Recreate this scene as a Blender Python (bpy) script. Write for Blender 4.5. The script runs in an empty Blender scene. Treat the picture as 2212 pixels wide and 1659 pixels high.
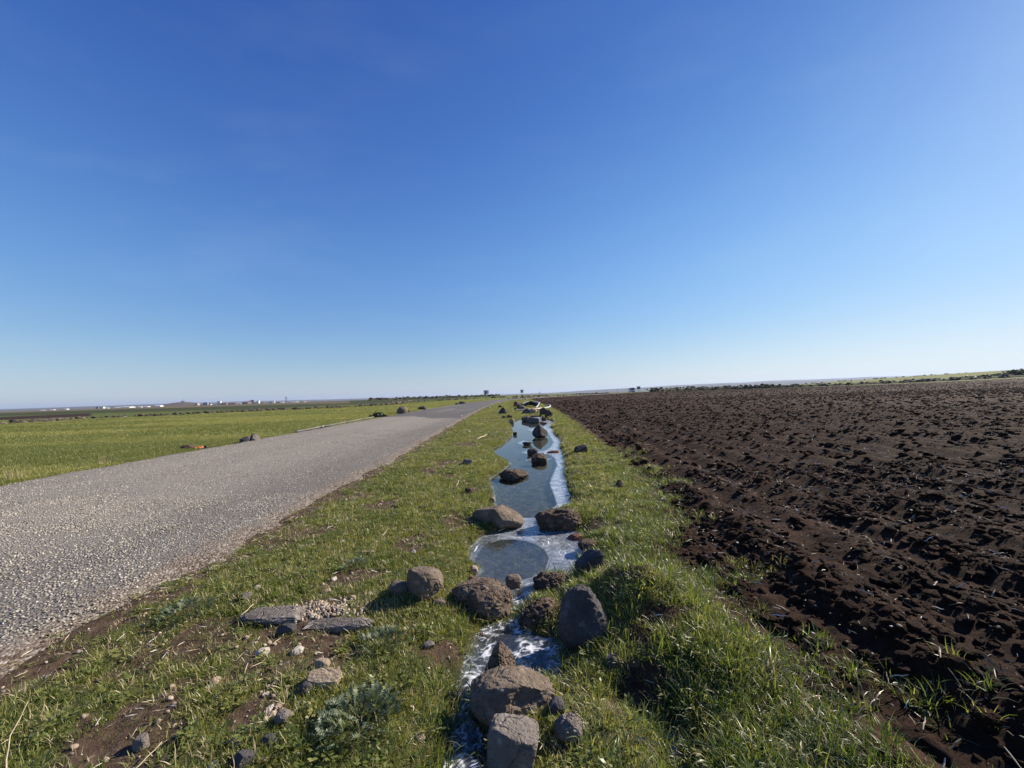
import bpy, bmesh, math, random
import numpy as np
from mathutils import Vector, Matrix

S = bpy.context.scene
COL = S.collection

# ------------------------------------------------------------------ camera
CAM_H = 1.35
PITCH, ROLL = math.radians(1.62), math.radians(1.80)
F_PX = 831.0                       # focal length in pixels of a 2212 px wide picture
cf = Vector((0, math.cos(PITCH), math.sin(PITCH)))
up0 = Vector((0, -math.sin(PITCH), math.cos(PITCH)))
r0 = Vector((1, 0, 0))
cr = math.cos(ROLL) * r0 - math.sin(ROLL) * up0
cu = math.sin(ROLL) * r0 + math.cos(ROLL) * up0
cam_d = bpy.data.cameras.new("camera")
cam = bpy.data.objects.new("camera", cam_d)
COL.objects.link(cam)
cam_d.sensor_width = 36.0
cam_d.lens = 36.0 * F_PX / 2212.0
cam_d.clip_start = 0.05
cam_d.clip_end = 60000
m = Matrix.Identity(4)
for i in range(3):
    m[i][0], m[i][1], m[i][2] = cr[i], cu[i], -cf[i]
m[2][3] = CAM_H
cam.matrix_world = m
S.camera = cam

# ------------------------------------------------------------------ sky, sun, exposure
SUN_AZ, SUN_EL = math.radians(66), math.radians(31)
w = bpy.data.worlds.new("World")
S.world = w
w.use_nodes = True
wn = w.node_tree
wn.nodes.clear()
sky = wn.nodes.new("ShaderNodeTexSky")
sky.sky_type = 'NISHITA'
sky.sun_disc = False
sky.sun_elevation = SUN_EL
sky.sun_rotation = SUN_AZ
sky.altitude = 700
sky.air_density = 1.0
sky.dust_density = 0.2
sky.ozone_density = 2.0
bg = wn.nodes.new("ShaderNodeBackground")
bg.inputs['Strength'].default_value = 0.10
wo = wn.nodes.new("ShaderNodeOutputWorld")
sp = wn.nodes.new("ShaderNodeSeparateColor")           # response of the phone camera to the sky, channel by channel
cb = wn.nodes.new("ShaderNodeCombineColor")
wn.links.new(sky.outputs[0], sp.inputs[0])
for i, (k, g, a_) in enumerate(((.715, 1.26, 8.6), (1.165, 1.08, 11.5), (3.00, 0.67, 25.0))):
    pw = wn.nodes.new("ShaderNodeMath"); pw.operation = 'POWER'; pw.inputs[1].default_value = g
    ml = wn.nodes.new("ShaderNodeMath"); ml.operation = 'MULTIPLY'; ml.inputs[1].default_value = k
    ex = wn.nodes.new("ShaderNodeMath"); ex.operation = 'EXPONENT'
    dv_ = wn.nodes.new("ShaderNodeMath"); dv_.operation = 'MULTIPLY'; dv_.inputs[1].default_value = -1 / a_
    sb = wn.nodes.new("ShaderNodeMath"); sb.operation = 'SUBTRACT'; sb.inputs[0].default_value = 1.0
    m2_ = wn.nodes.new("ShaderNodeMath"); m2_.operation = 'MULTIPLY'; m2_.inputs[1].default_value = a_
    for p_, q_ in ((sp.outputs[i], pw), (pw.outputs[0], ml), (ml.outputs[0], dv_), (dv_.outputs[0], ex)):
        wn.links.new(p_, q_.inputs[0])
    wn.links.new(ex.outputs[0], sb.inputs[1]); wn.links.new(sb.outputs[0], m2_.inputs[0]); wn.links.new(m2_.outputs[0], cb.inputs[i])
tc = wn.nodes.new("ShaderNodeTexCoord"); mpp = wn.nodes.new("ShaderNodeMapping")
mpp.inputs['Rotation'].default_value = (0.2, 0.5, 0.4); mpp.inputs['Scale'].default_value = (1.2, 5.0, 9.0)
nzs = wn.nodes.new("ShaderNodeTexNoise"); nzs.inputs['Scale'].default_value = 1.3; nzs.inputs['Detail'].default_value = 7; nzs.inputs['Roughness'].default_value = 0.62
rps = wn.nodes.new("ShaderNodeValToRGB")                # thin streaks of high cirrus, hardly there
rps.color_ramp.elements[0].position = 0.50; rps.color_ramp.elements[0].color = (0, 0, 0, 1)
rps.color_ramp.elements[1].position = 0.80; rps.color_ramp.elements[1].color = (.055, .055, .055, 1)
mxs = wn.nodes.new("ShaderNodeMix"); mxs.data_type = 'RGBA'; mxs.inputs[7].default_value = (6.4, 8.0, 9.4, 1)
wn.links.new(tc.outputs['Generated'], mpp.inputs[0]); wn.links.new(mpp.outputs[0], nzs.inputs['Vector']); wn.links.new(nzs.outputs[0], rps.inputs[0])
wn.links.new(rps.outputs[0], mxs.inputs[0]); wn.links.new(cb.outputs[0], mxs.inputs[6])
sz_ = wn.nodes.new("ShaderNodeSeparateXYZ"); wn.links.new(tc.outputs['Generated'], sz_.inputs[0])
er = wn.nodes.new("ShaderNodeValToRGB")                # whitish haze low down, deeper blue overhead, the same all the way round
er.color_ramp.interpolation = 'B_SPLINE'
_e = er.color_ramp.elements
_st = [(0.0, (1.20, 1.10, .95)), (.09, (1.34, 1.18, .97)), (.18, (1.25, 1.20, 1.08)), (.30, (1.38, 1.31, 1.16)), (.48, (1.16, 1.16, 1.12)), (.69, (.84, .91, .98)), (1.0, (.72, .80, .92))]
while len(_e) < len(_st):
    _e.new(0.5)
for i, (p_, c_) in enumerate(_st):
    _e[i].position = p_; _e[i].color = (c_[0] / 2, c_[1] / 2, c_[2] / 2, 1)
wn.links.new(sz_.outputs[2], er.inputs[0])
me_ = wn.nodes.new("ShaderNodeMix"); me_.data_type = 'RGBA'; me_.blend_type = 'MULTIPLY'; me_.inputs[0].default_value = 1.0
wn.links.new(mxs.outputs[2], me_.inputs[6]); wn.links.new(er.outputs[0], me_.inputs[7])
wn.links.new(me_.outputs[2], bg.inputs[0])
wn.links.new(bg.outputs[0], wo.inputs[0])

sun_dir = Vector((math.sin(SUN_AZ) * math.cos(SUN_EL), math.cos(SUN_AZ) * math.cos(SUN_EL), math.sin(SUN_EL)))
sl = bpy.data.lights.new("sun", 'SUN')
sl.energy = 5.0
sl.angle = math.radians(0.53)
sl.color = (1.0, 0.90, 0.75)
so = bpy.data.objects.new("sun", sl)
COL.objects.link(so)
so.rotation_euler = (-sun_dir).to_track_quat('-Z', 'Y').to_euler()

S.view_settings.view_transform = 'Standard'
S.view_settings.look = 'None'
S.view_settings.exposure = 0.82
S.view_settings.gamma = 1.0
S.view_settings.use_curve_mapping = False
S.render.engine = 'CYCLES'
S.cycles.max_bounces = 6
S.cycles.diffuse_bounces = 2
S.cycles.glossy_bounces = 3
S.cycles.transmission_bounces = 3
S.cycles.transparent_max_bounces = 12
S.cycles.volume_bounces = 0
S.cycles.use_denoising = True
S.cycles.denoising_prefilter = 'ACCURATE'
S.cycles.caustics_reflective = False
S.cycles.caustics_refractive = False

# ------------------------------------------------------------------ noise
_r = np.random.RandomState(5)
_PERM = _r.permutation(256)
_PERM = np.concatenate([_PERM, _PERM, _PERM]).astype(np.int64)
_G = _r.normal(size=(256, 3))
_G /= np.linalg.norm(_G, axis=1)[:, None]


def perlin(x, y, z=0.0):
    x = np.asarray(x, float); y = np.asarray(y, float); z = np.asarray(z, float) + 0 * x
    xi = np.floor(x).astype(np.int64); yi = np.floor(y).astype(np.int64); zi = np.floor(z).astype(np.int64)
    xf, yf, zf = x - xi, y - yi, z - zi
    u = xf ** 3 * (xf * (xf * 6 - 15) + 10); v = yf ** 3 * (yf * (yf * 6 - 15) + 10); ww = zf ** 3 * (zf * (zf * 6 - 15) + 10)
    xi &= 255; yi &= 255; zi &= 255

    def g(i, j, k):
        h = _PERM[_PERM[_PERM[(xi + i) & 255] + ((yi + j) & 255)] + ((zi + k) & 255)]
        q = _G[h]
        return q[..., 0] * (xf - i) + q[..., 1] * (yf - j) + q[..., 2] * (zf - k)
    x00 = g(0, 0, 0) * (1 - u) + g(1, 0, 0) * u
    x10 = g(0, 1, 0) * (1 - u) + g(1, 1, 0) * u
    x01 = g(0, 0, 1) * (1 - u) + g(1, 0, 1) * u
    x11 = g(0, 1, 1) * (1 - u) + g(1, 1, 1) * u
    return (x00 * (1 - v) + x10 * v) * (1 - ww) + (x01 * (1 - v) + x11 * v) * ww * 1.0


def fbm(x, y, z=0.0, o=4, gain=0.5):
    s, a, f = 0.0, 1.0, 1.0
    for _ in range(o):
        s = s + a * perlin(np.asarray(x) * f + 17.3 * _, np.asarray(y) * f - 9.1 * _, np.asarray(z) * f + 3.7 * _)
        a *= gain; f *= 2.03
    return s


def sst(a, b, x):
    t = np.clip((np.asarray(x, float) - a) / (b - a), 0, 1)
    return t * t * (3 - 2 * t)


# ------------------------------------------------------------------ lie of the land
def H0(x, y):
    x = np.asarray(x, float); y = np.asarray(y, float)
    r = np.hypot(x, y)
    az = np.arctan2(x, np.maximum(y, 1e-6))
    az = np.where(y < 0, np.sign(x) * 3, az)
    left = 1 - sst(0.05, 0.30, az)
    h = 0.74 * sst(50, 172, y)
    h = h - 4.0 * left * sst(350, 1800, r)
    h = h - 6.0 * (1 - left) * (1 - sst(0.35, 0.5, az)) * sst(300, 1800, r)
    h = h + 6.8 * sst(0.46, 0.98, az) * sst(175, 420, r)
    return h


def ray(u, v):
    return cf + cr * ((u - 1106.0) / F_PX) + cu * ((829.5 - v) / F_PX)


def gp(u, v, z=None):
    """point of the ground (or of the level z) seen in direction u, v of the survey picture"""
    d = ray(u, v)
    h = 0.0 if z is None else z
    p = (0.0, 0.0)
    for _ in range(1 if z is not None else 25):
        dz = min(d.z, -1e-4)
        t = (h - CAM_H) / dz
        t = min(t, 400.0)
        p = (d.x * t, d.y * t)
        if z is None:
            h = 0.5 * h + 0.5 * float(H0(p[0], p[1]))
    return p


WZ = -0.10                        # level of the water


def wp(pts):
    return np.array([gp(u, v, WZ) for u, v in pts])


def sd_poly(P, x, y):
    """signed distance to a closed polygon, negative inside"""
    x = np.asarray(x, float); y = np.asarray(y, float)
    d = np.full(x.shape, 1e9); ins = np.zeros(x.shape, bool)
    n = len(P)
    for i in range(n):
        ax, ay = P[i]; bx, by = P[(i + 1) % n]
        ex, ey = bx - ax, by - ay
        l2 = ex * ex + ey * ey + 1e-12
        t = np.clip(((x - ax) * ex + (y - ay) * ey) / l2, 0, 1)
        d = np.minimum(d, (x - ax - t * ex) ** 2 + (y - ay - t * ey) ** 2)
        c = ((ay > y) != (by > y))
        with np.errstate(divide='ignore', invalid='ignore'):
            xc = ex * (y - ay) / (ey if abs(ey) > 1e-12 else 1e-12) + ax
        ins ^= c & (x < xc)
    return np.sqrt(d) * np.where(ins, -1, 1)


# shoreline of the stream, upper pool down to the trickle in the foreground
LEFT = [(1127, 903), (1110, 909), (1100, 915), (1105, 925), (1108, 932), (1105, 941), (1092, 955), (1077, 964), (1062, 970),
        (1070, 984), (1086, 994), (1101, 1003), (1080, 1020), (1052, 1039), (1064, 1060), (1066, 1085), (1069, 1098),
        (1115, 1122), (1125, 1140), (1080, 1152), (1041, 1161), (1008, 1189), (1022, 1215), (1034, 1238), (1016, 1261),
        (1060, 1285), (1098, 1290), (1104, 1310), (1098, 1338), (1060, 1352), (1031, 1362), (1021, 1393), (1010, 1425), (998, 1450), (978, 1490), (984, 1529), (972, 1567),
        (976, 1598), (967, 1654), (960, 1720)]
RIGHT = [(1058, 1720), (1054, 1654), (1042, 1590), (1014, 1554), (1018, 1506), (1044, 1474), (1120, 1462), (1198, 1480), (1213, 1452), (1213, 1410),
         (1205, 1385), (1160, 1368), (1125, 1350), (1118, 1325), (1135, 1300), (1167, 1288), (1163, 1262), (1163, 1247), (1200, 1240), (1228, 1245), (1249, 1226), (1265, 1203),
         (1267, 1173), (1254, 1148), (1210, 1142), (1165, 1130), (1172, 1115), (1235, 1099), (1228, 1064), (1221, 1030), (1219, 988), (1210, 965), (1213, 956),
         (1211, 949), (1202, 943), (1194, 935), (1197, 927), (1187, 923), (1197, 917), (1194, 911), (1174, 903), (1165, 900)]
STREAM = wp(LEFT + RIGHT)
PUDDLE = wp([(1445, 1600), (1462, 1580), (1476, 1596), (1484, 1640), (1476, 1690), (1450, 1690)])


def sd_stream(x, y):
    return np.minimum(sd_poly(STREAM, x, y), sd_poly(PUDDLE, x, y))


# road centre line, edges, and the edge of the ploughed field
ROAD = np.array([(-5.95, -8), (-5.92, 0), (-5.9, 8), (-6.15, 20), (-6.4, 35), (-6.4, 55), (-5.7, 70), (-4.0, 83), (-0.8, 95), (5.5, 107), (14, 119), (26, 133), (38, 146), (47, 160), (52, 176), (55, 195), (58, 220)], float)
ROAD_W = 3.25


def spline(P, n):
    P = np.asarray(P, float)
    d = np.concatenate([[0], np.cumsum(np.hypot(*np.diff(P, axis=0).T))])
    t = np.linspace(0, d[-1], n)
    Q = np.stack([np.interp(t, d, P[:, 0]), np.interp(t, d, P[:, 1])], 1)
    k = 9
    for _ in range(2):
        R = Q.copy()
        for i in range(1, n - 1):
            a = max(0, i - k); b = min(n, i + k + 1)
            s = min(i - a, b - 1 - i)
            R[i] = Q[i - s:i + s + 1].mean(0)
        Q = R
    return Q


RC = spline(ROAD, 420)
RT = np.gradient(RC, axis=0); RT /= np.linalg.norm(RT, axis=1)[:, None]
RN = np.stack([RT[:, 1], -RT[:, 0]], 1)          # to the right of travel
NEAR_EDGE = RC + RN * ROAD_W

FB_PX = [(1150, 864), (1170, 872), (1200, 885), (1240, 910), (1290, 950), (1330, 985), (1390, 1050), (1432, 1110), (1425, 1190), (1480, 1240),
         (1560, 1300), (1650, 1370), (1710, 1440), (1800, 1520), (1900, 1600), (2000, 1659)]
FB = np.array([gp(u, v) for u, v in FB_PX])
FB = np.vstack([FB[::-1]])
FB = np.vstack([[(1.55, -8)], [(1.5, 0.4)], FB])
FB = FB[np.argsort(FB[:, 1])]


def fb_x(y):
    y = np.asarray(y, float)
    return np.interp(y, FB[:, 1], FB[:, 0]) - 0.07 * (y < 3.2) + 0.06 * np.sin(y * 7.0 + 1.0) * (y < 12) + 0.04 * np.sin(y * 17.0)


far_right = [(NEAR_EDGE[i][0] + 1.2 * RN[i][0], NEAR_EDGE[i][1] + 1.2 * RN[i][1]) for i in range(0, 420) if NEAR_EDGE[i][1] > 93 and NEAR_EDGE[i][1] < 165]
FIELD = np.array(list(map(tuple, FB)) + [(4.2, 92)] + far_right[::6] + [(70, 166), (100, 162), (140, 152), (190, 142), (260, 130), (300, 60), (300, -8)])


def mound(x, y):
    h = 0
    for (u, v, a, s) in [(1400, 1315, 0.21, 0.24), (1325, 1285, 0.09, 0.16), (1485, 1390, 0.09, 0.28)]:
        p = gp(u, v)
        h = h + a * np.exp(-((x - p[0]) ** 2 + (y - p[1]) ** 2) / (s * s))
    for (u, v, a, s) in [(1385, 1490, -0.10, 0.11), (1335, 1470, -0.06, 0.10), (1440, 1545, -0.04, 0.12)]:
        p = gp(u, v)
        h = h + a * np.exp(-((x - p[0]) ** 2 + (y - p[1]) ** 2) / (s * s))
    return h


def verge_h(x, y, detail=True):
    h = H0(x, y) + mound(x, y)
    sd = sd_stream(x, y) + 0.03 * fbm(np.asarray(x) * 5, np.asarray(y) * 5, 2.0, 3)
    n = fbm(np.asarray(x) * 1.3, np.asarray(y) * 1.3, 0.0, 3) * 0.035
    xs_ = np.interp(np.asarray(y, float), [1, 2.5, 5, 10, 20], [.05, .3, .4, .8, 1.5])
    rb = sst(0, .35, np.asarray(x) - xs_) * (1 - sst(18, 40, y))
    n = n + rb * (0.050 * fbm(np.asarray(x) * 2.6, np.asarray(y) * 2.6, 14.0, 3) + .02)
    bank = WZ + (h - WZ + n) * (1 - np.exp(-np.maximum(sd, 0) / 0.10))
    bed = WZ - 0.07 * (1 - np.exp(np.minimum(sd, 0) / 0.10))
    z = np.where(sd > 0, bank, bed)
    if detail:
        z = z + 0.012 * fbm(np.asarray(x) * 7, np.asarray(y) * 7, 4.0, 3) + 0.006 * fbm(np.asarray(x) * 26, np.asarray(y) * 26, 7.0, 2)
    return z


SOIL_PX = [(700, 1330, .30), (240, 1610, .35), (560, 1520, .22), (330, 1560, .18), (690, 1420, .15), (1020, 1290, .12), (880, 1170, .3), (830, 1090, .35), (960, 1000, .5), (930, 1015, .45),
           (1010, 960, .7), (1400, 1315, .27), (1425, 1375, .17), (1375, 1490, .17), (1330, 1530, .15), (1180, 1250, .16), (1390, 1400, .10), (970, 1390, .10), (1070, 900, .8), (1300, 1130, .2), (760, 1250, .25), (1060, 905, .8)]


def soil_mask(x, y):
    x = np.asarray(x, float); y = np.asarray(y, float)
    n = fbm(x * 1.1 + 5, y * 1.1, 1.0, 4)
    s = sst(0.10, 0.50, n + .25 * fbm(x * 6, y * 6, 8.0, 2)) * 0.75 * (1 - .35 * sst(.2, .6, x - .05 * y))
    n2 = fbm(x * 4.5, y * 4.5, 9.0, 3)
    for (u, v, r) in SOIL_PX:
        p = gp(u, v)
        d = np.hypot(x - p[0], (y - p[1]) * 0.8) / (r * 0.72)
        s = np.maximum(s, 0.9 * (1 - sst(0.35, 1.25, d + n2 * 1.5)))
    e = fb_x(y) - x
    s = np.maximum(s, 1 - sst(-0.12, 0.12, e + 0.30 * fbm(x * 3, y * 3, 3.0, 3)))
    ex = np.interp(y, NEAR_EDGE[:, 1], NEAR_EDGE[:, 0])
    s = np.maximum(s, (1 - sst(0.0, 0.45, x - ex + 0.35 * n2)))
    return np.clip(s, 0, 1)


# ------------------------------------------------------------------ node helpers
def mat(name):
    M = bpy.data.materials.new(name)
    M.use_nodes = True
    M.node_tree.nodes.clear()
    return M, M.node_tree.nodes, M.node_tree.links


class NB:
    def __init__(s, name):
        s.M, s.N, s.L = mat(name)
        s.out = s.N.new("ShaderNodeOutputMaterial")

    def n(s, t, **kw):
        q = s.N.new(t)
        for k, v in kw.items():
            setattr(q, k, v)
        return q

    def val(s, sock, v):
        if isinstance(v, bpy.types.NodeSocket):
            s.L.new(v, sock)
        else:
            if sock.type == 'RGBA' and len(v) == 3:
                v = (*v, 1)
            sock.default_value = v

    def noise(s, scale, detail=3, rough=0.55, vec=None, dist=0.0):
        q = s.n("ShaderNodeTexNoise")
        q.inputs['Scale'].default_value = scale
        q.inputs['Detail'].default_value = detail
        q.inputs['Roughness'].default_value = rough
        q.inputs['Distortion'].default_value = dist
        if vec is not None:
            s.L.new(vec, q.inputs['Vector'])
        return q.outputs[0]

    def voro(s, scale, feature='F1', vec=None, out=0, rnd=1.0):
        q = s.n("ShaderNodeTexVoronoi", feature=feature)
        q.inputs['Scale'].default_value = scale
        q.inputs['Randomness'].default_value = rnd
        if vec is not None:
            s.L.new(vec, q.inputs['Vector'])
        return q.outputs[out]

    def ramp(s, fac, stops, interp='LINEAR'):
        q = s.n("ShaderNodeValToRGB")
        q.color_ramp.interpolation = interp
        e = q.color_ramp.elements
        while len(e) < len(stops):
            e.new(0.5)
        for i, (p, c) in enumerate(stops):
            e[i].position = p
            if not isinstance(c, (tuple, list)):
                c = (c, c, c)
            e[i].color = (*c, 1)
        s.L.new(fac, q.inputs[0])
        return q.outputs[0]

    def mix(s, f, a, b, blend='MIX'):
        q = s.n("ShaderNodeMix", data_type='RGBA', blend_type=blend)
        s.val(q.inputs[0], f); s.val(q.inputs[6], a); s.val(q.inputs[7], b)
        return q.outputs[2]

    def math(s, op, a, b=0.0, clamp=False):
        q = s.n("ShaderNodeMath", operation=op, use_clamp=clamp)
        s.val(q.inputs[0], a); s.val(q.inputs[1], b)
        return q.outputs[0]

    def attr(s, name, inst=False):
        q = s.n("ShaderNodeAttribute", attribute_name=name)
        return q

    def coord(s, which='Object'):
        return s.n("ShaderNodeTexCoord").outputs[which]

    def geo_pos(s):
        return s.n("ShaderNodeNewGeometry").outputs['Position']

    def rnd(s):
        return s.n("ShaderNodeObjectInfo").outputs['Random']

    def bump(s, h, strength=0.5, dist=0.01, normal=None):
        q = s.n("ShaderNodeBump")
        q.inputs['Strength'].default_value = strength
        q.inputs['Distance'].default_value = dist
        s.L.new(h, q.inputs['Height'])
        if normal is not None:
            s.L.new(normal, q.inputs['Normal'])
        return q.outputs[0]

    def pbr(s, color, rough=0.8, normal=None, spec=0.3, metal=0.0, link=True):
        q = s.n("ShaderNodeBsdfPrincipled")
        s.val(q.inputs['Base Color'], color)
        s.val(q.inputs['Roughness'], rough)
        q.inputs['Specular IOR Level'].default_value = spec
        q.inputs['Metallic'].default_value = metal
        if normal is not None:
            s.L.new(normal, q.inputs['Normal'])
        if link:
            s.L.new(q.outputs[0], s.out.inputs[0])
        return q.outputs[0]


def simple(name, c, rough=0.7, spec=0.3, var=0.15, scale=3.0, metal=0.0):
    b = NB(name)
    nz = b.noise(scale, 4, vec=b.coord('Object'))
    lo = tuple(x * (1 - var) for x in c); hi = tuple(min(1, x * (1 + var)) for x in c)
    b.pbr(b.ramp(nz, [(0.3, lo), (0.7, hi)]), rough, None, spec, metal)
    return b.M


# ------------------------------------------------------------------ materials
MT = {}


def rock_mat(name, dark, mid, light, pits=0.5, pit_scale=28.0, bump=0.7):
    b = NB(name)
    co = b.coord('Object')
    big = b.noise(7, 4, vec=co); fine = b.noise(60, 4, 0.7, vec=co); mott = b.noise(22, 5, 0.65, vec=co)
    c = b.ramp(big, [(0.3, dark), (0.5, mid), (0.72, light)])
    c = b.mix(b.math('MULTIPLY', mott, 0.75), c, tuple(x * 0.55 for x in mid))
    c = b.mix(b.ramp(fine, [(0.55, 0.0), (0.8, 0.5)]), c, light)
    v = b.voro(pit_scale, vec=co)
    pit = b.ramp(v, [(0.08, 0.0), (0.30, 1.0)])
    c = b.mix(b.math('MULTIPLY', b.math('SUBTRACT', 1.0, pit), pits), c, tuple(x * 0.5 for x in dark))
    cv = b.n('ShaderNodeTexVoronoi', feature='DISTANCE_TO_EDGE'); cv.inputs['Scale'].default_value = 6
    wv = b.n('ShaderNodeVectorMath', operation='ADD'); b.L.new(co, wv.inputs[0])
    nv = b.n('ShaderNodeTexNoise'); nv.inputs['Scale'].default_value = 9; b.L.new(co, nv.inputs['Vector'])
    sv = b.n('ShaderNodeVectorMath', operation='SCALE'); sv.inputs['Scale'].default_value = .12; b.L.new(nv.outputs['Color'], sv.inputs[0])
    b.L.new(sv.outputs[0], wv.inputs[1]); b.L.new(wv.outputs[0], cv.inputs['Vector'])
    crk = b.ramp(cv.outputs['Distance'], [(0.0, 0.0), (0.035, 1.0)])
    lich = b.ramp(b.noise(15, 3, 0.5, vec=co), [(0.60, 0.0), (0.66, 0.35)])
    c = b.mix(lich, c, tuple(min(1, x * 1.35 + .02) for x in light))
    h = b.math('ADD', b.math('MULTIPLY', pit, pits), b.math('ADD', b.math('MULTIPLY', fine, 0.8), b.math('MULTIPLY', mott, 1.4)))
    h = b.math('ADD', h, b.math('MULTIPLY', crk, 0.8))
    b.pbr(c, 0.9, b.bump(h, bump, 0.02), 0.2)
    MT[name] = b.M


rock_mat('pitted_basalt', (.105, .075, .055), (.19, .142, .108), (.27, .21, .165), 0.9, 55, 1.0)
rock_mat('brown_basalt', (.11, .085, .062), (.18, .14, .105), (.25, .20, .155), 0.35, 40, 0.6)
rock_mat('grey_basalt', (.12, .10, .085), (.20, .172, .15), (.28, .245, .215), 0.35, 45, 0.7)
rock_mat('slate_basalt', (.055, .05, .052), (.085, .078, .08), (.13, .115, .108), 0.3, 45, 0.6)
rock_mat('dark_basalt', (.042, .036, .032), (.078, .066, .056), (.15, .125, .10), 0.4, 40, 0.7)
rock_mat('mud_lump', (.07, .048, .035), (.135, .096, .07), (.21, .155, .115), 0.9, 40, 1.0)
rock_mat('white_limestone', (.30, .255, .20), (.50, .45, .38), (.68, .64, .57), 0.25, 60, 0.6)
rock_mat('pink_limestone', (.26, .18, .13), (.42, .31, .24), (.58, .46, .37), 0.25, 60, 0.6)
rock_mat('tan_stone', (.24, .18, .12), (.36, .28, .20), (.47, .39, .30), 0.15, 40, 0.5)
rock_mat('brick_red', (.14, .06, .04), (.22, .10, .07), (.30, .16, .11), 0.3, 40, 0.6)
MT['dry_stick'] = simple('dry_stick', (.42, .34, .24), 0.8, 0.2, 0.3, 40)
MT['dark_stick'] = simple('dark_stick', (.16, .11, .075), 0.85, 0.2, 0.3, 40)
MT['pipe_plastic'] = simple('pipe_plastic', (.40, .44, .43), 0.8, 0.2, 0.15, 6)
MT['pipe_pink'] = simple('pipe_pink', (.60, .45, .38), 0.5, 0.4, 0.15, 6)
MT['orange_tie'] = simple('orange_tie', (.75, .22, .10), 0.6, 0.3, 0.1)
MT['black_hose'] = simple('black_hose', (.022, .023, .027), 0.6, 0.3, 0.2, 6)
MT['grey_hose'] = simple('grey_hose', (.13, .145, .16), 0.6, 0.3, 0.2, 6)
MT['concrete'] = simple('concrete', (.21, .20, .18), 0.9, 0.2, 0.25, 2.5)
MT['sign_white'] = simple('sign_white', (.84, .78, .80), 0.4, 0.4, 0.05)
MT['sign_red'] = simple('sign_red', (.30, .02, .035), 0.4, 0.4, 0.05)
MT['sign_black'] = simple('sign_black', (.025, .02, .025), 0.4, 0.4, 0.05)
MT['steel'] = simple('steel', (.22, .23, .25), 0.5, 0.4, 0.15, 4, 0.4)
MT['van_paint'] = simple('van_paint', (.72, .73, .74), 0.3, 0.5, 0.03)
MT['van_glass'] = simple('van_glass', (.03, .03, .04), 0.1, 0.5, 0.1)
MT['black_rubber'] = simple('black_rubber', (.02, .02, .02), 0.8, 0.3, 0.1)
MT['plate_white'] = simple('plate_white', (.55, .58, .62), 0.4, 0.4, 0.05)
MT['red_lamp'] = simple('red_lamp', (.35, .03, .03), 0.3, 0.5, 0.05)
MT['wall_white'] = simple('wall_white', (.75, .74, .71), 0.85, 0.2, 0.06)
MT['wall_cream'] = simple('wall_cream', (.66, .60, .48), 0.85, 0.2, 0.06)
MT['wall_pink'] = simple('wall_pink', (.50, .36, .31), 0.85, 0.2, 0.06)
MT['wall_grey'] = simple('wall_grey', (.20, .21, .25), 0.85, 0.2, 0.08)
MT['wall_brown'] = simple('wall_brown', (.17, .13, .11), 0.85, 0.2, 0.08)
MT['roof_white'] = simple('roof_white', (.62, .62, .62), 0.6, 0.3, 0.04)
MT['roof_blue'] = simple('roof_blue', (.10, .13, .22), 0.6, 0.3, 0.05)
MT['roof_brown'] = simple('roof_brown', (.20, .13, .11), 0.8, 0.2, 0.1)
MT['orange_plastic'] = simple('orange_plastic', (.60, .15, .06), 0.6, 0.4, 0.15, 20)
MT['bark'] = simple('bark', (.10, .075, .055), 0.9, 0.2, 0.3, 20)


def soil_like(name):
    b = NB(name)
    p = b.geo_pos()
    n1 = b.noise(0.35, 4, vec=p); n2 = b.noise(5, 5, 0.6, vec=p); n3 = b.noise(70, 5, 0.8, vec=p)
    c = b.ramp(n2, [(0.3, (.023, .0108, .0062)), (0.5, (.043, .0212, .0125)), (0.72, (.078, .041, .0255))])
    c = b.mix(b.ramp(n1, [(0.35, 0.0), (0.7, 0.5)]), c, (.038, .0215, .0145))
    c = b.mix(b.ramp(n3, [(0.56, 0.0), (0.72, 0.6)]), c, (.125, .082, .055))
    c = b.mix(b.ramp(n3, [(0.30, 0.6), (0.46, 0.0)]), c, (.014, .008, .006))
    h = b.math('ADD', b.math('MULTIPLY', n3, 0.7), b.noise(26, 5, 0.75, vec=p))
    b.pbr(c, 0.95, b.bump(h, 1.0, 0.05), 0.1)
    MT[name] = b.M


soil_like('ploughed_soil')


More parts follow.
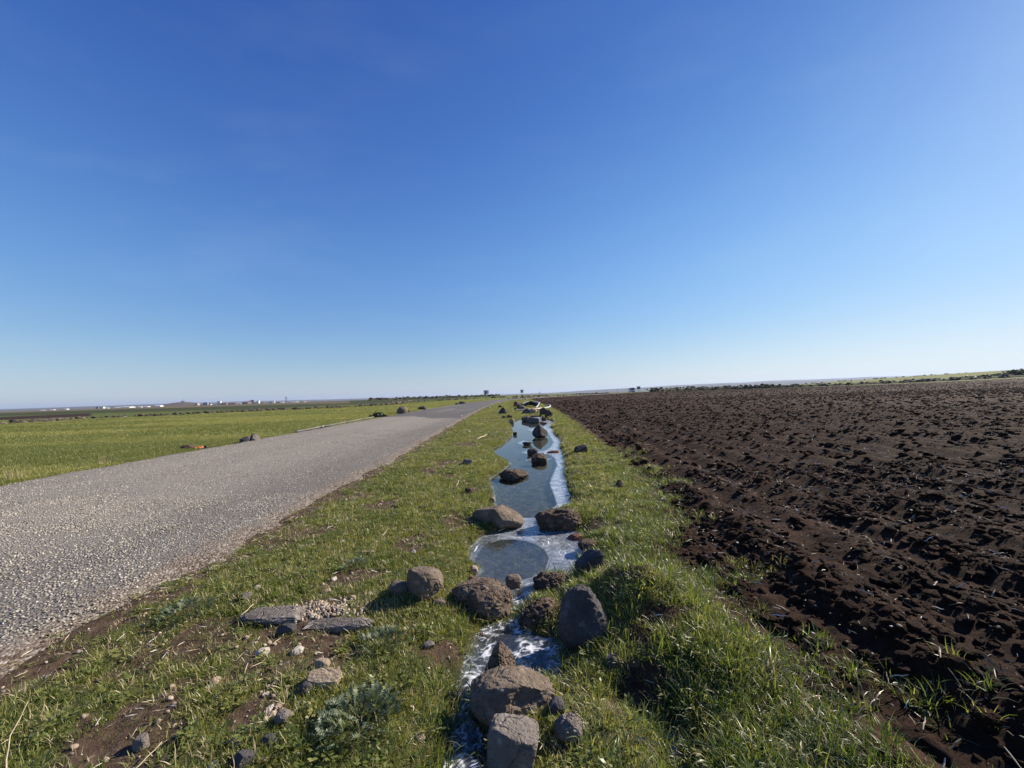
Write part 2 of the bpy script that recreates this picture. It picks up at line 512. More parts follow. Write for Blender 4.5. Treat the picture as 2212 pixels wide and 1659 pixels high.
def verge_mat():
    b = NB('verge_ground')
    p = b.geo_pos()
    s = b.attr('soil').outputs['Fac']
    n1 = b.noise(3.0, 4, vec=p); n2 = b.noise(16, 5, 0.65, vec=p); n3 = b.noise(90, 4, 0.7, vec=p)
    g = b.ramp(n2, [(0.3, (.045, .050, .018)), (0.5, (.085, .092, .030)), (0.72, (.15, .145, .052))])
    g = b.mix(b.ramp(n1, [(0.4, 0.0), (0.7, 0.55)]), g, (.115, .105, .04))
    so_ = b.ramp(n2, [(0.28, (.045, .028, .019)), (0.5, (.085, .057, .038)), (0.75, (.15, .108, .075))])
    so_ = b.mix(b.ramp(n3, [(0.58, 0.0), (0.75, 0.6)]), so_, (.24, .19, .14))
    f = b.ramp(b.math('ADD', s, b.math('MULTIPLY', b.math('SUBTRACT', n2, 0.5), 0.9)), [(0.25, 0.0), (0.6, 1.0)])
    c = b.mix(f, g, so_)
    dk = b.attr('tilled').outputs['Fac']
    c = b.mix(dk, c, b.mix(b.ramp(n3, [(.55, 0.0), (.75, .5)]), b.ramp(n2, [(0.3, (.023, .0108, .0062)), (0.5, (.043, .0212, .0125)), (0.72, (.078, .041, .0255))]), (.11, .075, .05)))
    wet = b.attr('wet').outputs['Fac']
    c = b.mix(wet, c, b.ramp(n2, [(.35, (.022, .021, .015)), (.52, (.052, .045, .034)), (.72, (.13, .115, .09))]))
    h = b.math('ADD', b.math('MULTIPLY', n3, 0.6), n2)
    b.pbr(c, 0.95, b.bump(h, 0.9, 0.025), 0.1)
    MT['verge_ground'] = b.M


verge_mat()


def road_mat():
    b = NB('chip_seal')
    p = b.geo_pos()
    v = b.n("ShaderNodeTexVoronoi", feature='F1'); v.inputs['Scale'].default_value = 62
    b.L.new(p, v.inputs['Vector'])
    sep = b.n("ShaderNodeSeparateColor"); b.L.new(v.outputs['Color'], sep.inputs[0])
    chip = b.ramp(sep.outputs[0], [(0.0, (.21, .184, .152)), (0.4, (.34, .300, .248)), (0.8, (.45, .400, .332)), (1.0, (.62, .56, .47))])
    tar = b.mix(b.ramp(v.outputs['Distance'], [(0.25, 0.0), (0.62, 1.0)]), chip, (.16, .140, .116))
    n1 = b.noise(0.5, 5, 0.6, vec=p)
    c = b.mix(b.ramp(n1, [(0.35, 0.0), (0.75, 0.4)]), tar, (.16, .138, .114))
    c = b.mix(b.attr('worn').outputs['Fac'], c, (.30, .265, .22))
    c = b.mix(b.attr('dusky').outputs['Fac'], c, (.085, .08, .076))
    d = b.attr('patch').outputs['Fac']
    dk = b.ramp(b.noise(1.1, 5, vec=p), [(0.3, (.060, .058, .058)), (0.7, (.095, .091, .088))])
    dk = b.mix(0.12, dk, tar)
    c = b.mix(d, c, dk)
    e = b.attr('edge').outputs['Fac']
    c = b.mix(e, c, b.ramp(sep.outputs[1], [(0.0, (.07, .048, .034)), (0.6, (.15, .115, .085)), (1.0, (.34, .30, .26))]))
    hh = b.math('SUBTRACT', 1.0, v.outputs['Distance'])
    b.pbr(c, 0.85, b.bump(b.math('ADD', hh, b.noise(18, 3, vec=p)), 0.9, 0.012), 0.25)
    MT['chip_seal'] = b.M


road_mat()


def land_mat():
    b = NB('grassland')
    p = b.geo_pos()
    base = b.attr('cover').outputs['Color']
    mp = b.n("ShaderNodeMapping"); b.L.new(p, mp.inputs[0])
    mp.inputs['Rotation'].default_value = (0, 0, 0.05)
    mp.inputs['Scale'].default_value = (0.5, 1.0, 1)
    n0 = b.noise(0.12, 5, 0.6, vec=mp.outputs[0]); n1 = b.noise(1.1, 5, 0.65, vec=p); n2 = b.noise(14, 4, 0.7, vec=p)
    c = b.mix(b.ramp(n0, [(0.38, 0.0), (0.66, 0.75)]), base, b.mix(1.0, base, (1.35, 1.08, 0.75), 'MULTIPLY'))
    c = b.mix(b.ramp(n1, [(0.3, 0.75), (0.6, 0.0)]), c, b.mix(1.0, base, (0.55, 0.66, 0.6), 'MULTIPLY'))
    c = b.mix(b.ramp(n2, [(0.35, 0.6), (0.65, 0.0)]), c, b.mix(1.0, base, (0.5, 0.55, 0.5), 'MULTIPLY'))
    h = b.math('ADD', n2, b.math('MULTIPLY', n1, 1.5))
    b.pbr(c, 0.95, b.bump(h, 0.8, 0.06), 0.1)
    MT['grassland'] = b.M


land_mat()


def blade_mat(name, cols, trans=0.45, rough=0.42):
    b = NB(name)
    a = b.attr('tint').outputs['Fac']
    r = b.rnd()
    f = b.math('ADD', b.math('MULTIPLY', a, 0.7), b.math('MULTIPLY', r, 0.3))
    c = b.ramp(f, cols)
    d = b.pbr(c, rough, None, 0.55, link=False)
    t = b.n("ShaderNodeBsdfTranslucent")
    b.L.new(b.mix(1.0, c, (1.36, 1.34, 0.54), 'MULTIPLY'), t.inputs[0])
    mx = b.n("ShaderNodeMixShader"); mx.inputs[0].default_value = trans
    b.L.new(d, mx.inputs[1]); b.L.new(t.outputs[0], mx.inputs[2])
    b.L.new(mx.outputs[0], b.out.inputs[0])
    MT[name] = b.M


blade_mat('short_grass', [(0.0, (.056, .088, .018)), (0.35, (.116, .154, .032)), (0.62, (.20, .220, .055)), (0.8, (.33, .31, .11)), (1.0, (.54, .46, .26))])
blade_mat('lush_grass', [(0.0, (.040, .072, .018)), (0.4, (.100, .146, .034)), (0.65, (.195, .23, .062)), (0.85, (.38, .37, .16)), (1.0, (.60, .54, .32))])
blade_mat('field_grass', [(0.0, (.125, .150, .045)), (0.5, (.215, .222, .068)), (0.85, (.32, .30, .11)), (1.0, (.44, .39, .18))])
blade_mat('dry_grass', [(0.0, (.20, .15, .085)), (0.5, (.34, .27, .16)), (1.0, (.52, .44, .30))], 0.2)
blade_mat('thistle_leaf', [(0.0, (.048, .072, .032)), (0.5, (.092, .122, .062)), (1.0, (.17, .20, .12))], 0.25, 0.5)
blade_mat('bush_leaf', [(0.0, (.022, .030, .014)), (0.5, (.040, .052, .022)), (1.0, (.075, .085, .038))], 0.2, 0.6)


def water_mat():
    b = NB('stream_water')
    p = b.geo_pos()
    nrm = b.bump(b.noise(3.0, 2, vec=p), 0.05, 0.01)
    fr = b.n("ShaderNodeFresnel"); fr.inputs[0].default_value = 1.33; b.L.new(nrm, fr.inputs['Normal'])
    tr = b.n("ShaderNodeBsdfTransparent"); tr.inputs[0].default_value = (.86, .90, .93, 1)
    gl = b.n("ShaderNodeBsdfGlossy"); gl.inputs['Roughness'].default_value = 0.015; b.L.new(nrm, gl.inputs['Normal'])
    bf = b.n('ShaderNodeNewGeometry').outputs['Backfacing']
    mx = b.n("ShaderNodeMixShader"); b.L.new(b.math('MULTIPLY', fr.outputs[0], b.math('SUBTRACT', 1.0, bf)), mx.inputs[0])
    b.L.new(tr.outputs[0], mx.inputs[1]); b.L.new(gl.outputs[0], mx.inputs[2])
    b.L.new(mx.outputs[0], b.out.inputs[0])
    MT['stream_water'] = b.M


water_mat()


def ice_mat():
    b = NB('thin_ice')
    p = b.geo_pos()
    a = b.attr('frost').outputs['Fac']
    ln = b.attr('crack').outputs['Fac']
    n = b.noise(26, 5, 0.65, vec=p, dist=0.6)
    n2 = b.noise(9, 3, vec=p)
    al = b.math('MULTIPLY', a, b.math('ADD', b.ramp(n, [(0.38, 0.10), (0.72, 0.50)]), b.math('MULTIPLY', n2, 0.16)))
    al = b.math('MAXIMUM', al, b.math('MULTIPLY', ln, 0.95), True)
    nrm = b.bump(b.math('ADD', b.math('MULTIPLY', n, .5), b.math('MULTIPLY', ln, 0.7)), 0.35, 0.008)
    d = b.pbr(b.mix(ln, (.60, .66, .75), (.90, .91, .93)), 0.22, nrm, 0.6, link=False)
    tr = b.n("ShaderNodeBsdfTransparent"); tr.inputs[0].default_value = (.86, .9, .92, 1)
    gl = b.n("ShaderNodeBsdfGlossy"); gl.inputs['Roughness'].default_value = 0.12; b.L.new(nrm, gl.inputs['Normal'])
    fr = b.n("ShaderNodeFresnel"); fr.inputs[0].default_value = 1.31; b.L.new(nrm, fr.inputs['Normal'])
    bf = b.n('ShaderNodeNewGeometry').outputs['Backfacing']
    m1 = b.n("ShaderNodeMixShader"); b.L.new(b.math('MULTIPLY', fr.outputs[0], b.math('SUBTRACT', 1.0, bf)), m1.inputs[0]); b.L.new(tr.outputs[0], m1.inputs[1]); b.L.new(gl.outputs[0], m1.inputs[2])
    m2 = b.n("ShaderNodeMixShader"); b.L.new(al, m2.inputs[0]); b.L.new(m1.outputs[0], m2.inputs[1]); b.L.new(d, m2.inputs[2])
    b.L.new(m2.outputs[0], b.out.inputs[0])
    MT['thin_ice'] = b.M


ice_mat()


def pebble_mat(name, stops):
    b = NB(name)
    r = b.rnd()
    c = b.ramp(r, stops)
    nz = b.noise(70, 3, vec=b.coord('Object'))
    c = b.mix(b.math('MULTIPLY', nz, 0.5), c, b.mix(1.0, c, (.6, .58, .56), 'MULTIPLY'))
    b.pbr(c, 0.8, None, 0.3)
    MT[name] = b.M


pebble_mat('road_chip', [(0.0, (.16, .140, .116)), (0.4, (.29, .258, .215)), (0.8, (.40, .362, .306)), (1.0, (.60, .55, .475))])
pebble_mat('verge_pebble', [(0.0, (.12, .11, .10)), (0.3, (.26, .20, .15)), (0.65, (.38, .30, .22)), (1.0, (.54, .46, .37))])
pebble_mat('straw', [(0.0, (.20, .145, .085)), (0.45, (.40, .32, .21)), (0.8, (.58, .51, .39)), (1.0, (.78, .74, .66))])


# ------------------------------------------------------------------ object helpers
def link(o, parent=None):
    COL.objects.link(o)
    if parent is not None:
        o.parent = parent
    return o


def mesh_np(name, V, Fq, mt, parent=None, smooth=True, attrs=None, loc=None, linkit=True):
    """V (n,3), Fq (m,3) or (m,4) arrays -> one mesh object"""
    me = bpy.data.meshes.new(name)
    V = np.asarray(V, np.float32); Fq = np.asarray(Fq, np.int32)
    k = Fq.shape[1]
    me.vertices.add(len(V)); me.vertices.foreach_set('co', V.ravel())
    me.loops.add(Fq.size); me.loops.foreach_set('vertex_index', Fq.ravel())
    me.polygons.add(len(Fq))
    me.polygons.foreach_set('loop_start', np.arange(0, Fq.size, k, dtype=np.int32))
    if smooth:
        me.polygons.foreach_set('use_smooth', np.ones(len(Fq), bool))
    me.update(calc_edges=True)
    for an, av in (attrs or {}).items():
        av = np.asarray(av, np.float32)
        if av.ndim == 2 and av.shape[1] == 3:
            at = me.attributes.new(an, 'FLOAT_COLOR', 'POINT')
            at.data.foreach_set('color', np.concatenate([av, np.ones((len(av), 1), np.float32)], 1).ravel())
        else:
            at = me.attributes.new(an, 'FLOAT', 'POINT')
            at.data.foreach_set('value', av.ravel())
    me.materials.append(mt)
    o = bpy.data.objects.new(name, me)
    if loc is not None:
        o.location = loc
    if linkit:
        link(o, parent)
    return o


def grid_faces(nr, nc):
    i = np.arange(nr * nc).reshape(nr, nc)
    return np.stack([i[:-1, :-1], i[:-1, 1:], i[1:, 1:], i[1:, :-1]], -1).reshape(-1, 4)


def keep_faces(V, Fq, keepf, attrs=None):
    Fq = Fq[keepf]
    used = np.unique(Fq)
    mp = np.full(len(V), -1, np.int64); mp[used] = np.arange(len(used))
    return V[used], mp[Fq], {k: v[used] for k, v in (attrs or {}).items()}


def bm_obj(name, bm, mt, parent=None, smooth=False):
    me = bpy.data.meshes.new(name)
    bmesh.ops.recalc_face_normals(bm, faces=bm.faces[:])
    bm.to_mesh(me); bm.free()
    if smooth:
        for p in me.polygons:
            p.use_smooth = True
    me.materials.append(mt)
    o = bpy.data.objects.new(name, me)
    return link(o, parent)


def add_box(bm, c, s, rz=0.0, bevel=0.0, taper=1.0):
    r = bmesh.ops.create_cube(bm, size=1.0)
    for v in r['verts']:
        k = taper if v.co.z > 0 else 1.0
        v.co = Vector((v.co.x * s[0] * k, v.co.y * s[1] * k, v.co.z * s[2]))
    if bevel:
        es = {e for v in r['verts'] for e in v.link_edges}
        q = bmesh.ops.bevel(bm, geom=list(es), offset=bevel, segments=2, affect='EDGES', profile=0.7)
        vs = {v for f in q['faces'] for v in f.verts} | {v for v in r['verts'] if v.is_valid}
    else:
        vs = set(r['verts'])
    M = Matrix.Rotation(rz, 3, 'Z')
    for v in vs:
        v.co = M @ v.co + Vector(c)


def add_tube(bm, pts, rad, seg=8, cap=True):
    pts = [Vector(p) for p in pts]
    rads = rad if isinstance(rad, (list, tuple)) else [rad] * len(pts)
    rings = []
    for i, p in enumerate(pts):
        t = (pts[min(i + 1, len(pts) - 1)] - pts[max(i - 1, 0)]).normalized()
        a = t.cross(Vector((0, 0, 1)))
        if a.length < 1e-3:
            a = t.cross(Vector((1, 0, 0)))
        a.normalize(); b = t.cross(a).normalized()
        rings.append([bm.verts.new(p + (a * math.cos(k * 2 * math.pi / seg) + b * math.sin(k * 2 * math.pi / seg)) * rads[i]) for k in range(seg)])
    for A, B in zip(rings, rings[1:]):
        for k in range(seg):
            bm.faces.new((A[k], A[(k + 1) % seg], B[(k + 1) % seg], B[k]))
    if cap:
        bm.faces.new(rings[0][::-1]); bm.faces.new(rings[-1])


def tag(o, label=None, cat=None, group=None, kind=None):
    if label: o['label'] = label
    if cat: o['category'] = cat
    if group: o['group'] = group
    if kind: o['kind'] = kind
    return o


def empty(name, loc, rz=0.0):
    o = bpy.data.objects.new(name, None)
    o.empty_display_size = 0.2
    o.location = loc; o.rotation_euler = (0, 0, rz)
    return link(o)


# ------------------------------------------------------------------ setting: grassland sheet to the horizon
def build_land():
    rr = np.concatenate([[0.0], 3.0 * 1.035 ** np.arange(0, 240)])
    rr = rr[rr < 14000]; rr = np.append(rr, 14000)
    th = np.concatenate([np.linspace(-1.35, 1.35, 560), np.linspace(1.35, 2 * math.pi - 1.35, 60)[1:]])
    R, T = np.meshgrid(rr, th, indexing='ij')
    X, Y = R * np.sin(T), R * np.cos(T)
    Z = H0(X, Y)
    ex = np.interp(Y, RC[:, 1], RC[:, 0])
    # lower it under the road, verge and field sheets which have their own surface
    droad = np.min(np.hypot(X[..., None] - RC[::4, 0], Y[..., None] - RC[::4, 1]), -1) - ROAD_W
    low = (1 - sst(0.0, 0.6, droad + 0.25))
    verge_zone = ((X > ex) & (X < fb_x(Y) + 0.3) & (Y < 97) & (Y > -9)).astype(float)
    fsd = sd_poly(FIELD, X, Y)
    low = np.maximum(low, np.maximum(verge_zone, 1 - sst(-1.5, 0.3, fsd)))
    near = (R < 60)
    Z = Z + np.where(R < 300, 0.05 * fbm(X * 0.25, Y * 0.25, 0, 3) * (1 - low), 0) + 0.25 * fbm(X * 0.02, Y * 0.02, 3, 2) * sst(140, 400, R) + np.where(near, 0.02 * fbm(X * 2, Y * 2, 2, 2), 0)
    Z = Z - 0.4 * low
    # land cover
    n = fbm(X * 0.02, Y * 0.02, 5.0, 3)
    az = np.arctan2(X, np.maximum(Y, 1e-3))
    gr = np.array([.165, .178, .055]); grd = np.array([.105, .13, .040]); bare = np.array([.135, .105, .078]); dkg = np.array([.060, .070, .034]); brown = np.array([.075, .055, .045])
    C = np.zeros(X.shape + (3,)) + gr
    lz = (X < -2)

    def put(mask, col):
        mask = np.clip(mask, 0, 1)[..., None]
        C[:] = C * (1 - mask) + col * mask
    # stripes of fields far off on the left; the near edge follows the stone row
    put(sst(0, 6, Y - wall_line(X)) * lz, grd)
    put(sst(0, 8, Y - wall_line(X) - 26 - 0.05 * np.abs(X)) * (az < -0.12), dkg)
    put(sst(0, 10, Y - wall_line(X) - 62 - 0.10 * np.abs(X) + 8 * n) * (az < -0.40), np.array([.15, .125, .095]))
    put(sst(0, 10, Y - wall_line(X) - 110 - 0.10 * np.abs(X) + 8 * n) * (az < -0.45), np.array([.21, .19, .14]))
    put(sst(0, 10, Y - wall_line(X) - 150 - 0.10 * np.abs(X) + 8 * n) * (az < -0.40), np.array([.12, .10, .08]))
    put(sst(0, 30, R - 330 + 40 * n) * (az < 0.0), bare * 0.8)
    put(sst(0, 30, R - 620) * (1 - sst(0, 60, R - 900)) * (az < -0.3), np.array([.20, .18, .14]))
    put(sst(0, 80, R - 900) * (az < 0.35), brown)
    put(((az < -0.83) & (R > 95) & (R < 130)).astype(float), np.array([.045, .027, .022]))
    put(sst(0, 60, R - 300) * ((az > -0.02) & (az < 0.36)), np.array([.10, .12, .045]))
    put(sst(0, 100, R - 1500), np.array([.10, .10, .075]))
    V = np.stack([X, Y, Z], -1).reshape(-1, 3)
    o = mesh_np('ground', V, grid_faces(*X.shape), MT['grassland'], attrs={'cover': C.reshape(-1, 3)})
    tag(o, kind='structure')


WALL_PX = [(-400, 936), (-150, 925), (0, 917), (150, 905), (300, 899), (450, 893), (600, 886), (720, 881), (850, 874)]
WALL = np.array([gp(u, v) for u, v in WALL_PX])
WALL = np.vstack([WALL, [(-28, 105), (-12, 122), (0, 138), (14, 150)]])


def wall_line(x):
    o = np.argsort(WALL[:, 0])
    return np.interp(x, WALL[o, 0], WALL[o, 1])


build_land()


def build_hills():
    th = np.linspace(-1.5, 1.5, 500)
    def ridge(name, dist, prof, depth, seed):
        rows = []
        hgt = np.interp(th, prof[0], prof[1]) * (1 + 0.10 * fbm(th * 9, th * 0 + seed, 0, 4) + 0.03 * fbm(th * 60, th * 0 + seed, 2, 3))
        for k, t in enumerate(np.linspace(-1, 1, 15)):
            d = dist + depth * t
            z = -16 + (hgt + 16) * math.exp(-(t * 1.6) ** 2) * (1 + 0.12 * fbm(th * 14, th * 0 + t * 3 + seed, 5, 4))
            rows.append(np.stack([d * np.sin(th), d * np.cos(th), z], 1))
        V = np.concatenate(rows)
        C = np.zeros_like(V) + np.array([.105, .095, .065])
        o = mesh_np(name, V, grid_faces(15, len(th)), MT['grassland'], attrs={'cover': C})
        tag(o, kind='structure')
    az = lambda u: math.atan((u - 1106) / F_PX)
    us = [-200, 100, 300, 500, 760, 1000, 1100, 1180, 1250, 1310, 1400, 1481, 1560, 1650, 1800, 2300]
    hs = [20, 28, 34, 38, 26, 24, 20, 18, 42, 62, 76, 96, 100, 110, 110, 90]
    ridge('hills', 8600, ([az(u) for u in us], hs), 900, 3.0)
    hs2 = [8, 12, 20, 14, 10, 8, 8, 14, 24, 36, 42, 50, 60, 60, 60, 50]
    ridge('hills', 6200, ([az(u) for u in us], hs2), 700, 8.0)


build_hills()


# ------------------------------------------------------------------ road
def build_road():
    ys = [-8.0]
    while ys[-1] < 60:
        ys.append(ys[-1] + max(0.06, 0.010 * abs(ys[-1])))
    d = np.concatenate([[0], np.cumsum(np.hypot(*np.diff(RC, axis=0).T))])
    t = []
    for y in ys:
        t.append(np.interp(y, RC[:, 1], d))
    t = np.array(t + list(np.linspace(t[-1] + 0.5, d[-1], 160)))
    cx = np.interp(t, d, RC[:, 0]); cy = np.interp(t, d, RC[:, 1])
    nx = np.interp(t, d, RN[:, 0]); ny = np.interp(t, d, RN[:, 1])
    a = np.linspace(-1, 1, 70)
    X = np.zeros((len(t), len(a))); Y = X.copy(); E = X.copy()
    for j, s in enumerate(a):
        wob = 0.30 * fbm(t * 0.9, t * 0 + np.sign(s) * 4, 0, 5, .6) * abs(s) ** 4
        off = s * (ROAD_W + 0.05) + wob
        X[:, j] = cx + nx * off; Y[:, j] = cy + ny * off
        E[:, j] = np.clip((abs(s) - 0.86) / 0.12 + 0.9 * fbm(X[:, j] * 2.2, Y[:, j] * 2.2, 3, 3) * sst(.8, .9, abs(s)), 0, 1)
    A = np.broadcast_to(a, X.shape)
    Z = H0(X, Y) + 0.045 - 0.045 * sst(0.93, 1.0, np.abs(A)) * 1.3 + 0.03 * (1 - A ** 2) + 0.006 * fbm(X * 1.5, Y * 1.5, 1, 3) * (1 + 0 * A)
    Z = Z + 0.004 * fbm(X * 14, Y * 14, 1, 2)
    lat = A * ROAD_W
    lim = 25.5 + lat * -0.9 + 2.2 * fbm(X * 0.5, Y * 0.30, 2, 4)
    P = sst(-0.5, 0.5, Y - lim)
    streak = sst(0.12, 0.3, fbm(X * 0.55, Y * 0.05, 6, 3)) * sst(30, 40, Y)
    P = np.clip(P - 0.55 * streak, 0, 1) * 0.9
    P = np.maximum(P, 0.28 * sst(0.45, 0.62, np.abs(lat - 1.5) / 3) * 0)
    wn_ = fbm(X * .8, Y * .12, 12, 3)
    worn = (np.exp(-((lat + 1.6) / .55) ** 2) + np.exp(-((lat - .3) / .6) ** 2)) * .30 * (1 + wn_)
    dusky = sst(1.2, 2.4, lat + .5 * wn_) * .40 * (1 + .6 * wn_)
    V = np.stack([X, Y, Z], -1).reshape(-1, 3)
    o = mesh_np('road', V, grid_faces(*X.shape), MT['chip_seal'], attrs={'patch': P.ravel(), 'edge': E.ravel(), 'worn': np.clip(worn, 0, 1).ravel(), 'dusky': np.clip(dusky, 0, 1).ravel()})
    tag(o, kind='structure')


build_road()


def road_h(x, y):
    return H0(x, y) + 0.05


# ------------------------------------------------------------------ grass verge with the stream bed
mc_ = gp(1385, 1400)


def build_verge():
    ys = [-3.0]
    while ys[-1] < 97:
        ys.append(ys[-1] + max(0.02, 0.0085 * abs(ys[-1])) if ys[-1] > 0.5 else ys[-1] + 0.05)
    ys = np.array(ys)
    xl = np.interp(ys, NEAR_EDGE[:, 1], NEAR_EDGE[:, 0]) - 0.35
    xr = fb_x(ys) + 0.55
    u = np.linspace(0, 1, 250)
    Y = np.repeat(ys[:, None], len(u), 1)
    X = xl[:, None] + (xr - xl)[:, None] * u[None]
    Z = verge_h(X, Y)
    Z = Z - 0.09 * (1 - sst(0.0, 0.4, X - xl[:, None])) - 0.10 * (1 - sst(0, 0.5, xr[:, None] - X))
    sl_ = soil_mask(X, Y)
    sd = sd_stream(X, Y)
    wet = (1 - sst(-0.02, 0.10, sd + .04 * fbm(X * 8, Y * 8, 5, 2))) * 0.85
    tilled = 1 - sst(0.0, 0.30, fb_x(Y) - X + 0.25 * fbm(X * 4, Y * 4, 3.0, 3))
    tilled = np.maximum(tilled, .85 * sl_ * np.exp(-((X - mc_[0]) ** 2 + (Y - mc_[1]) ** 2) / .5 ** 2))
    V = np.stack([X, Y, Z], -1).reshape(-1, 3)
    o = mesh_np('verge', V, grid_faces(*X.shape), MT['verge_ground'], attrs={'soil': sl_.ravel(), 'wet': wet.ravel(), 'tilled': tilled.ravel()})
    tag(o, kind='structure')


build_verge()


# ------------------------------------------------------------------ ploughed field
def field_h(x, y, res=None):
    """height of the tilled soil; res = mesh spacing, finer relief is left out where it cannot be carried"""
    x = np.asarray(x, float); y = np.asarray(y, float)
    if res is None:
        res = np.zeros_like(x) + 0.01
    fsd = sd_poly(FIELD, x, y)
    h = H0(x, y) + 0.02 + 0.07 * sst(0.0, 0.9, -fsd) * (1 - 1.4 * sst(45, 90, np.hypot(x, y)))
    e = x - 0.05 * y + 0.10 * np.asarray(fbm(x * 0.4, y * 0.4, 1, 2))
    fur = np.cos(2 * math.pi * e / 0.62)
    fade = lambda L: 1 - sst(0.18 * L, 0.45 * L, res)
    h = h + (0.036 * fur + 0.016 * np.cos(2 * math.pi * e / 1.9)) * fade(0.62) * sst(0.1, 0.5, -fsd)
    for L, a, zz in ((1.1, .035, 0.), (0.42, .024, 3.), (0.19, .022, 6.), (0.08, .028, 9.), (0.035, .021, 12.)):
        nn = fbm(x / L, y / L, zz, 2)
        if 0.1 < L < 0.5:
            nn = nn + 1.2 * np.maximum(nn - 0.25, 0)
        h = h + a * nn * fade(L)
    h = h - 0.16 * (1 - sst(-0.25, 0.1, -fsd + 0.25 * fbm(x * 2.2, y * 2.2, 4, 3)))
    return h


def build_field():
    r = [0.9]
    while r[-1] < 320:
        r.append(r[-1] * 1.0052 if r[-1] > 1.3 else r[-1] * 1.008)
    r = np.array(r)
    th = np.linspace(-0.02, 1.75, 420)
    th = np.concatenate([np.linspace(-0.02, 1.05, 400), np.linspace(1.05, 2.0, 90)[1:]])
    R, T = np.meshgrid(r, th, indexing='ij')
    X, Y = R * np.sin(T), R * np.cos(T)
    Z = field_h(X, Y, R * 0.0062)
    V = np.stack([X, Y, Z], -1).reshape(-1, 3)
    Fq = grid_faces(*X.shape)
    fsd = sd_poly(FIELD, X, Y).ravel()
    k = fsd[Fq].max(1) < 0.42
    V, Fq, _ = keep_faces(V, Fq, k)
    o = mesh_np('ploughed_field', V, Fq, MT['ploughed_soil'])
    tag(o, kind='structure')


build_field()


# ------------------------------------------------------------------ water and ice
CLEAR = wp([(1112, 1166), (1138, 1170), (1161, 1178), (1177, 1188), (1188, 1207), (1182, 1222), (1177, 1237), (1150, 1250), (1100, 1262), (1050, 1260),
            (1034, 1240), (1026, 1215), (1034, 1192), (1057, 1174), (1082, 1166)])
ICE_A = wp([(1132, 909), (1165, 911), (1184, 914), (1173, 923), (1186, 938), (1189, 942), (1197, 956), (1189, 968), (1176, 975), (1172, 982), (1184, 981), (1200, 990), (1205, 1006),
            (1193, 1032), (1189, 1046), (1196, 1062), (1205, 1090), (1193, 1104), (1172, 1116), (1172, 1126), (1245, 1102), (1250, 1060), (1240, 1000), (1230, 950), (1215, 905), (1165, 895), (1120, 898)])
ICE_SPOTS = [wp([(1118, 957), (1130, 952), (1152, 956), (1140, 962), (1128, 961)]), wp([(1127, 978), (1140, 972), (1160, 974), (1185, 975), (1188, 979), (1150, 984)]),
             wp([(1136, 994), (1148, 989), (1176, 992), (1192, 991), (1180, 996), (1150, 999)]), wp([(1139, 928), (1150, 925), (1185, 930), (1186, 934), (1150, 934)])]


